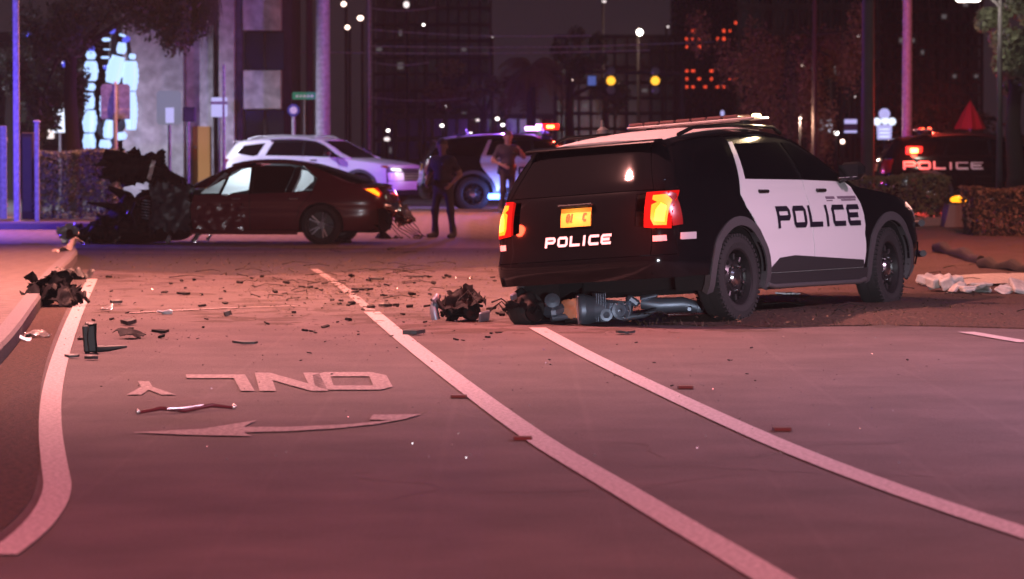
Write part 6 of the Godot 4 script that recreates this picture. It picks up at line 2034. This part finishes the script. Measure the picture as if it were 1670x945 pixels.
func build_debris() -> void:
	var b := MB.new()
	# black bumper piece standing on the road
	var bp := thing("bumper_fragment", "black bumper fragment standing on edge in the turning lane", "wreckage", gp(142, 576), 0.0, "wreckage strewn on the road")
	b = MB.new()
	var prev := []
	for i in 7:
		var a := deg_to_rad(-50 + 100.0 * i / 6.0)
		var p := Vector3(0.055 * sin(a * 0.6) , 0.0, 0.10 * sin(a))
		var r := [p, p + Vector3(-0.015, 0.12, 0), p + Vector3(0.0, 0.225 + 0.01 * sin(i * 2.0), 0.01), p + Vector3(0.055, 0.23, 0.01), p + Vector3(0.05, 0.12, 0.0), p + Vector3(0.055, 0.0, 0.0)]
		if i > 0:
			for k in 6: b.quad(prev[k], r[k], r[(k + 1) % 6], prev[(k + 1) % 6])
		prev = r
	b.box(T(Vector3(0.02, 0.11, 0.02), Vector3(0, 0, 4)), Vector3(0.10, 0.21, 0.05), 0.012)
	put("shell", b, M.plastic, bp)
	b = MB.new()
	b.tube([Vector3(0.05, 0.03, 0.0), Vector3(0.16, 0.035, 0.03), Vector3(0.30, 0.05, 0.02)], [0.028, 0.024, 0.01], 6)
	put("bracket", b, M.plastic, bp)
	# single pieces, each where the photo shows it
	drop("wheel_arch_assembly", assembly(3, Vector3(0.62, 0.20, 0.60)), M.wreck_black, 88, 500, Vector3(0, 25, 0), "big dark wheel arch wreckage lying on the left kerb", 0.0)
	drop("plastic_fragment", crumple(T(Vector3.ZERO), Vector2(0.5, 0.35), 0.10, 77, 8, 6), M.plastic, 116, 456, Vector3(0, 60, 0), "dark crumpled panel on the kerb behind the arch wreckage")
	drop("chrome_fragment", crumple(T(Vector3.ZERO), Vector2(0.20, 0.16), 0.05, 78, 6, 6), M.foil, 60, 551, Vector3(0, 15, 0), "shiny crumpled scrap in the left gutter, right one of two")
	drop("chrome_fragment", crumple(T(Vector3.ZERO), Vector2(0.17, 0.10), 0.04, 79, 6, 4), M.decal_white, 32, 557, Vector3(0, -10, 0), "white crumpled scrap on the left kerb side of the gutter")
	drop("plastic_fragment", shard(1, Vector2(0.098, 0.085), 0.028, 0.006), M.plastic, 28, 545, Vector3(0, 40, 0), "small dark chip beside the white gutter scrap")
	drop("plastic_fragment", shard(2, Vector2(0.180, 0.187), 0.035, 0.015), M.plastic, 212, 531, Vector3(0, 20, 8), "dark wedge of plastic above the bumper fragment")
	drop("plastic_fragment", crumple(T(Vector3.ZERO), Vector2(0.20, 0.20), 0.05, 81, 6, 6), M.wreck_black, 212, 553, Vector3(0, 50, 0), "dark crumpled scrap right of the standing bumper fragment")
	drop("plastic_fragment", shard(4, Vector2(0.131, 0.119), 0.028, 0.006), M.plastic, 190, 497, Vector3(0, 10, 0), "dark triangular chip beyond the shiny lens scrap")
	drop("chrome_fragment", crumple(T(Vector3.ZERO), Vector2(0.12, 0.12), 0.05, 82, 5, 5), M.foil, 174, 508, Vector3(0, 0, 0), "shiny lens scrap in the turning lane near the edge line")
	drop("plastic_fragment", shard(5, Vector2(0.115, 0.102), 0.021, 0.006), M.plastic, 148, 588, Vector3(0, 70, 0), "black chip lying on the white edge line")
	drop("plastic_fragment", shard(6, Vector2(0.131, 0.068), 0.017, 0.006), M.plastic, 116, 585, Vector3(0, 15, 0), "thin dark strip in the dirt left of the edge line")
	drop("chrome_fragment", crumple(T(Vector3.ZERO), Vector2(0.14, 0.12), 0.03, 83, 5, 5), M.decal_white, 268, 513, Vector3(0, 12, 0), "pale scrap with dark edge right of the dark wedge")
	drop("plastic_fragment", shard(8, Vector2(0.098, 0.119), 0.042, 0.012), M.plastic, 372, 518, Vector3(0, 0, 20), "small upright dark piece in the turning lane")
	drop("plastic_fragment", shard(9, Vector2(0.246, 0.102), 0.017, 0.009), M.plastic, 402, 563, Vector3(0, -4, 0), "long dark sliver in the middle of the turning lane")
	drop("plastic_fragment", shard(10, Vector2(0.197, 0.221), 0.032, 0.006), M.plastic, 674, 547, Vector3(0, -20, 0), "dark slab lying across the lane line")
	drop("plastic_fragment", shard(11, Vector2(0.197, 0.102), 0.021, 0.006), M.plastic, 615, 458, Vector3(0, 10, 0), "dark chip before the dark crossing strip")
	drop("plastic_fragment", shard(12, Vector2(0.164, 0.119), 0.028, 0.006), M.plastic, 628, 502, Vector3(0, 30, 0), "dark chip beside the top of the lane line")
	drop("plastic_fragment", shard(13, Vector2(0.295, 0.102), 0.014, 0.006), M.plastic, 680, 453, Vector3(0, 3, 0), "long thin dark strip before the engine wreckage")
	drop("plastic_fragment", shard(14, Vector2(0.246, 0.136), 0.021, 0.006), M.wreck_black, 590, 475, Vector3(0, 8, 0), "flat dark piece among the leaves on the road")
	drop("plastic_fragment", shard(15, Vector2(0.180, 0.119), 0.021, 0.006), M.wreck_black, 300, 482, Vector3(0, -8, 0), "flat dark piece beyond the stop line")
	drop("plastic_fragment", shard(16, Vector2(0.148, 0.119), 0.021, 0.006), M.wreck_black, 262, 545, Vector3(0, 24, 0), "small brown chip right of the crumpled scrap")
	drop("plastic_fragment", crumple(T(Vector3.ZERO), Vector2(0.42, 0.3), 0.12, 91, 7, 6), M.wreck_black, 634, 392, Vector3(0, 15, 0), "dark scrap under the torn sedan bumper")
	drop("plastic_fragment", shard(18, Vector2(0.246, 0.170), 0.042, 0.006), M.plastic, 566, 397, Vector3(0, 5, 0), "dark lump behind the sedan rear wheel")
	drop("plastic_fragment", shard(19, Vector2(0.213, 0.136), 0.028, 0.006), M.plastic, 638, 409, Vector3(0, 5, 0), "dark chip on the road behind the wreck")
	drop("plastic_fragment", shard(20, Vector2(0.164, 0.136), 0.021, 0.006), M.plastic, 1020, 546, Vector3(0, 5, 0), "small dark chip behind the patrol SUV bumper")
	b = MB.new()
	var ring := []
	for i in 15: ring.append(Vector3(cos(TAU * i / 14.0) * 0.075, 0.05 + 0.03 * sin(TAU * i / 14.0), sin(TAU * i / 14.0) * 0.075))
	b.tube(ring, [0.012], 6)
	drop("rubber_ring", b, M.under, 681, 392, Vector3(40, 0, 0), "small dark ring lying left of the officer's feet", 0.02)
	# trim strip with bright ends
	var ts := thing("trim_strip", "long thin car trim strip lying above the turn arrow", "wreckage", gp(302, 673), 0.0, "wreckage strewn on the road")
	b = MB.new()
	b.tube([gp(224, 677) - ts.position + Vector3(0, 0.012, 0), gp(262, 675) - ts.position + Vector3(0, 0.03, 0), gp(300, 674) - ts.position + Vector3(0, 0.012, 0), gp(345, 670) - ts.position + Vector3(0, 0.03, 0), gp(380, 669) - ts.position + Vector3(0, 0.012, 0)], [0.010, 0.013, 0.012, 0.013, 0.009], 6)
	put("strip", b, M.maroon, ts)
	b = MB.new()
	b.tube([gp(272, 676) - ts.position + Vector3(0, 0.030, 0), gp(298, 674) - ts.position + Vector3(0, 0.027, 0), gp(330, 671) - ts.position + Vector3(0, 0.034, 0)], [0.008], 6)
	b.ball(gp(224, 677) - ts.position + Vector3(0, 0.018, 0), Vector3.ONE * 0.016, 8)
	b.ball(gp(381, 669) - ts.position + Vector3(0, 0.018, 0), Vector3.ONE * 0.016, 8)
	put("chrome_edge", b, M.foil, ts)
	# wreckage under the patrol SUV
	var k := thing("suspension_wreck", "tangled black suspension wreckage left of the patrol SUV", "wreckage", gp(752, 524), 0.2)
	put("strut", assembly(11, Vector3(0.46, 0.24, 0.40)), M.wreck_black, k)
	b = MB.new()
	b.tube([Vector3(-0.25, 0.02, 0.1), Vector3(-0.27, 0.12, 0.1), Vector3(-0.22, 0.24, 0.05)], [0.045, 0.04, 0.03], 8)
	put("metal_arm", b, M.cast_metal, k)
	b = MB.new()
	b.box(T(Vector3(0.17, 0.05, 0.22), Vector3(20, 30, 10)), Vector3(0.12, 0.10, 0.03), 0.01)
	put("metal_plate", b, M.cast_metal, k)
	b = MB.new()
	b.box(T(Vector3(-0.26, 0.20, 0.14), Vector3(0, 20, 40)), Vector3(0.06, 0.06, 0.03), 0.01)
	put("metal_plate", b, M.cast_metal, k)
	b = MB.new()
	for i in 10:
		var a := Vector3(rng.randf_range(-0.2, 0.3), 0.05 + rng.randf() * 0.15, rng.randf_range(-0.15, 0.2))
		b.tube([a, a + Vector3(0.08, 0.10 * rng.randf(), 0.05), a + Vector3(0.18, -0.04, 0.1 * rng.randf())], [0.010, 0.007], 5)
	put("wiring", b, M.under, k)
	var lw := thing("brake_drum", "dark drum and torn parts under the left rear of the patrol SUV", "wreckage", gp(858, 529), 0.2)
	b = MB.new()
	b.lathe(T(Vector3(0.0, 0.13, 0), Vector3(78, 20, 0)), v2s([0.0, -0.10, 0.135, -0.10, 0.145, -0.05, 0.145, 0.05, 0.13, 0.10, 0.06, 0.10, 0.05, 0.06, 0.0, 0.06]), 24)
	put("drum", b, M.tyre, lw)
	put("torn_sheet", assembly(23, Vector3(0.30, 0.26, 0.30)), M.wreck_black, lw)
	b = MB.new()
	b.box(T(Vector3(-0.13, 0.25, 0.08), Vector3(10, 30, 20)), Vector3(0.07, 0.06, 0.03), 0.01)
	put("bracket", b, M.cast_metal, lw)
	var hb := thing("hub_carrier", "grey hub carrier next to the loose wheel", "wreckage", gp(912, 528), 0.4)
	b = MB.new()
	b.box(T(Vector3(-0.03, 0.12, 0), Vector3(0, 20, 12)), Vector3(0.22, 0.10, 0.16), 0.03)
	b.tube([Vector3(-0.1, 0.05, 0.05), Vector3(0.1, 0.07, 0.06), Vector3(0.2, 0.18, 0.02)], [0.03, 0.035, 0.02], 8)
	b.lathe(T(Vector3(-0.08, 0.2, 0.03), Vector3(60, 0, 20)), v2s([0.07, -0.02, 0.07, 0.02, 0.03, 0.03, 0.0, 0.03]), 14)
	put("carrier", b, M.cast_metal, hb)
	b = MB.new()
	b.tube([Vector3(0.02, 0.02, 0.08), Vector3(0.1, 0.03, 0.12), Vector3(0.22, 0.02, 0.1)], [0.02], 7)
	put("link", b, M.wreck_black, hb)
	drop("orange_scrap", crumple(T(Vector3(0, 0.10, 0), Vector3(70, 0, 20)), Vector2(0.15, 0.17), 0.06, 95, 6, 6, 0.3), M.orange_scrap, 931, 528, Vector3(0, 10, 0), "crumpled orange scrap between hub carrier and gearbox", 0.02)
	# gearbox
	var gb := thing("gearbox", "grey cast gearbox torn from the car, under the patrol SUV", "wreckage", gp(995, 528), 0.15)
	b = MB.new()
	b.lathe(T(Vector3(-0.16, 0.125, 0), Vector3(0, 0, 92)), v2s([0.0, 0.14, 0.135, 0.14, 0.145, 0.12, 0.145, 0.08, 0.12, 0.0, 0.10, -0.10, 0.085, -0.14]), 20)
	b.box(T(Vector3(0.06, 0.12, 0), Vector3(0, 8, -6)), Vector3(0.26, 0.17, 0.18), 0.03)
	put("housing", b, M.cast_metal, gb)
	b = MB.new()
	b.lathe(T(Vector3(0.07, 0.12, 0.10), Vector3(84, 12, 0)), v2s([0.085, -0.02, 0.085, 0.025, 0.06, 0.03, 0.055, 0.01, 0.02, 0.012, 0.0, 0.02]), 20)
	b.lathe(T(Vector3(-0.05, 0.08, 0.10), Vector3(84, -8, 0)), v2s([0.055, -0.02, 0.055, 0.02, 0.03, 0.024, 0.0, 0.01]), 16)
	put("bearing_cover", b, M.cast_metal, gb)
	for i in 6:
		b = MB.new()
		b.lathe(T(Vector3(0.07 + cos(i * TAU / 6) * 0.072, 0.12 + sin(i * TAU / 6) * 0.072, 0.128), Vector3(84, 12, 0)), v2s([0.011, 0, 0.011, 0.012, 0, 0.014]), 6)
		put("bolt", b, M.chrome, gb)
	b = MB.new()
	for i in 5: b.box(T(Vector3(-0.14 + 0.02 * i, 0.125 + 0.02, 0), Vector3(0, 0, 0)), Vector3(0.008, 0.26, 0.20), 0.003)
	b.box(T(Vector3(0.20, 0.20, 0.02), Vector3(0, 0, -35)), Vector3(0.12, 0.07, 0.12), 0.02)
	b.tube([Vector3(0.1, 0.05, 0.06), Vector3(0.3, 0.075, 0.04), Vector3(0.42, 0.12, 0.0)], [0.03, 0.026, 0.02], 8)
	put("rib", b, M.cast_metal, gb)
	var ca := thing("axle_beam", "pale bent axle beam pointing to the right rear wheel", "wreckage", gp(1098, 518, 0.04), 0.0)
	b = MB.new()
	b.tube([Vector3(-0.28, 0.13, 0.0), Vector3(-0.12, 0.11, 0.04), Vector3(0.08, 0.12, 0.03), Vector3(0.24, 0.09, 0.0)], [0.055, 0.072, 0.068, 0.055], 12)
	b.lathe(T(Vector3(0.24, 0.09, 0.0), Vector3(20, 0, 80)), v2s([0.075, -0.03, 0.075, 0.03, 0.04, 0.04, 0.0, 0.03]), 16)
	put("beam", b, M.cast_metal, ca)
	b = MB.new()
	b.box(T(Vector3(-0.22, 0.19, 0.02), Vector3(10, 0, 14)), Vector3(0.16, 0.03, 0.10), 0.01)
	b.box(T(Vector3(0.14, 0.08, 0.08), Vector3(0, 0, 6)), Vector3(0.05, 0.05, 0.03), 0.01)
	put("flange", b, M.cast_metal, ca)
	b = MB.new()
	b.tube([Vector3(-0.05, 0.03, 0.1), Vector3(0.15, 0.035, 0.09), Vector3(0.36, 0.03, 0.05)], [0.016, 0.018, 0.012], 7)
	put("red_rod", b, M.maroon, ca)
	drop("plastic_fragment", shard(31, Vector2(0.279, 0.102), 0.014, 0.006), M.decal_white, 1288, 497, Vector3(0, -10, 0), "pale strip on the soil under the patrol SUV sill", 0.10)
	drop("chrome_fragment", crumple(T(Vector3(0, 0.15, 0), Vector3(-20, 30, 20)), Vector2(0.36, 0.30), 0.10, 97, 8, 7, 0.2), M.bare_metal, 112, 424, Vector3(0, 20, 0), "crumpled pinkish metal sheet at the tip of the wreck", 0.0)
	# raised reflectors along the lines
	for g in [[1118, 635, "reflector beside the long lane line, farther of the two"], [1276, 704, "reflector beside the long lane line, nearer of the two"], [852, 719, "reflector left of the nearer lane line, closest to the arrow"], [748, 650, "reflector beside the lane line below the dark slab"]]:
		var rm := thing("road_reflector", "raised red " + g[2], "road reflector", gp(g[0], g[1]) + Vector3(0, 0.002, 0), 0.0, "raised road reflectors")
		b = MB.new()
		b.prism(pv([-0.06, 0, 0.06, 0, 0.035, 0.02, -0.035, 0.02]), Transform3D(Basis(Vector3.UP, PI / 2), Vector3(-0.05, 0, 0)), 0.10)
		put("housing", b, M.reflector_body, rm)
		b = MB.new()
		b.box(T(Vector3(0, 0.011, 0.05), Vector3(-51, 0, 0)), Vector3(0.085, 0.02, 0.004))
		put("lens", b, M.reflector_red, rm)
	# what nobody would count: crumbs, leaves
	var cr := MB.new()
	for i in 900:
		var q := gp(rng.randf_range(120, 830), lerpf(452, 560, pow(rng.randf(), 1.6)))
		if i % 3 == 0: q = gp(rng.randfn(590, 90), rng.randfn(478, 16))
		if i % 5 == 0: q = gp(rng.randf_range(150, 1550), rng.randf_range(560, 640))
		var s := 0.007 + 0.045 * pow(rng.randf(), 7.0)
		if i % 5 == 0: s *= 0.35
		var h := s * rng.randf_range(0.2, 0.6)
		cr.box(T(q + Vector3(0, h * 0.4 + 0.009, 0), Vector3(rng.randf_range(-15, 15), rng.randf() * 360, rng.randf_range(-15, 15))), Vector3(s * rng.randf_range(0.8, 2.2), h, s), h * 0.2)
	tag(put("debris_crumbs", cr, M.wreck_black), "dark crumbs of broken plastic strewn over the road", "", "", "stuff")
	var gl := MB.new()
	for i in 260:
		var q := gp(rng.randf_range(100, 1500), lerpf(455, 760, pow(rng.randf(), 2.0)))
		gl.box(T(q + Vector3(0, 0.013, 0), Vector3(rng.randf_range(-40, 40), rng.randf() * 360, rng.randf_range(-40, 40))), Vector3(0.007, 0.004, 0.006))
	tag(put("glass_crumbs", gl, M.foil), "tiny glittering crumbs of glass on the road", "", "", "stuff")
	var lf := MB.new()
	for i in 5200:
		var q := Vector3.ZERO
		var y := 0.012
		if i % 4 == 0: q = gp(rng.randf_range(160, 830), rng.randfn(428, 14))
		elif i % 4 == 1: q = gp(rng.randfn(560, 100), rng.randfn(472, 18))
		else:
			q = gp(rng.randf_range(1010, 1690), rng.randfn(515, 10) if i % 3 else rng.randf_range(400, 535))
			y = 0.085
		if q.z > -18.0 or q.z < -80.0: continue
		var a := Basis.from_euler(Vector3(rng.randf_range(-0.5, 0.5), rng.randf() * TAU, rng.randf_range(-0.5, 0.5)))
		var s := rng.randf_range(0.010, 0.026)
		var p := q + Vector3(0, y + 0.01 * rng.randf(), 0)
		lf.quad(p - a.x * s, p + a.z * s * 0.45, p + a.x * s, p - a.z * s * 0.45)
	tag(put("leaf_litter", lf, M.leaf_brown), "fallen leaves and twigs on the road and soil bed", "", "", "stuff")
	var gr := MB.new()
	for i in 700:
		var q := gp(rng.randf_range(1040, 1700), rng.randf_range(508, 529), 0.03)
		var l := 0.008 + 0.03 * pow(rng.randf(), 2.0)
		var s1 := Vector3(rng.randf_range(-1, 1), 0, rng.randf_range(-1, 1)).normalized() * 0.006
		var tip := q + Vector3(rng.randf_range(-0.05, 0.05), l, rng.randf_range(-0.03, 0.03))
		q.y -= 0.02
		gr.quad(q - s1, q + s1, tip + s1 * 0.2, tip - s1 * 0.2)
	tag(put("grass_blades", gr, M.leaf_brown), "short dry grass along the front of the soil bed", "", "", "stuff")
	var tw := MB.new()
	for i in 90:
		var q := gp(rng.randfn(570, 130), rng.randfn(452, 20)) if i % 2 else gp(rng.randf_range(1050, 1690), rng.randf_range(440, 532))
		if q.z > -18.0 or q.z < -80.0: continue
		var a := rng.randf() * TAU
		var l := rng.randf_range(0.08, 0.28)
		var y := 0.02 if i % 2 else 0.10
		tw.tube([q + Vector3(0, y, 0), q + Vector3(cos(a) * l, y + 0.03, sin(a) * l), q + Vector3(cos(a + 0.4) * l * 1.8, y + 0.01, sin(a + 0.4) * l * 1.8)], [0.006, 0.004], 4)
	tag(put("twig_litter", tw, M.bark), "thin broken twigs scattered near the crash", "", "", "stuff")

# a knot of torn car parts: a bent arm, a coil, ragged sheets
func assembly(seed_: int, s: Vector3) -> MB:
	var r := RandomNumberGenerator.new()
	r.seed = seed_
	var b := MB.new()
	for k in 5:
		crumple(T(Vector3(r.randf_range(-0.3, 0.3) * s.x, s.y * r.randf_range(0.25, 0.75), r.randf_range(-0.3, 0.3) * s.z), Vector3(r.randf_range(-50, 50), r.randf() * 360, r.randf_range(-50, 50))), Vector2(s.x, s.z) * r.randf_range(0.35, 0.7), s.y * 0.5, seed_ * 10 + k, 7, 7, 0.2, 0.2, b)
	var coil := []
	for i in 40: coil.append(Vector3(-0.1 * s.x + cos(i * 0.8) * 0.06, 0.06 + i * 0.0045, 0.2 * s.z + sin(i * 0.8) * 0.06))
	b.tube(coil, [0.009], 5)
	for k in 6:
		var p := Vector3(r.randf_range(-0.5, 0.5) * s.x, r.randf_range(0.1, 0.6) * s.y, r.randf_range(-0.5, 0.5) * s.z)
		var q := p + Vector3(r.randf_range(-0.4, 0.4) * s.x, r.randf_range(-0.1, 0.5) * s.y, r.randf_range(-0.4, 0.4) * s.z)
		b.tube([p, p.lerp(q, 0.5) + Vector3(0, 0.04, 0), q], [0.018, 0.022, 0.012], 7)
	b.lathe(T(Vector3(0.15 * s.x, s.y * 0.4, 0.3 * s.z), Vector3(70, 20, 0)), v2s([0.09, -0.02, 0.09, 0.02, 0.04, 0.03, 0.0, 0.03]), 16)
	return b
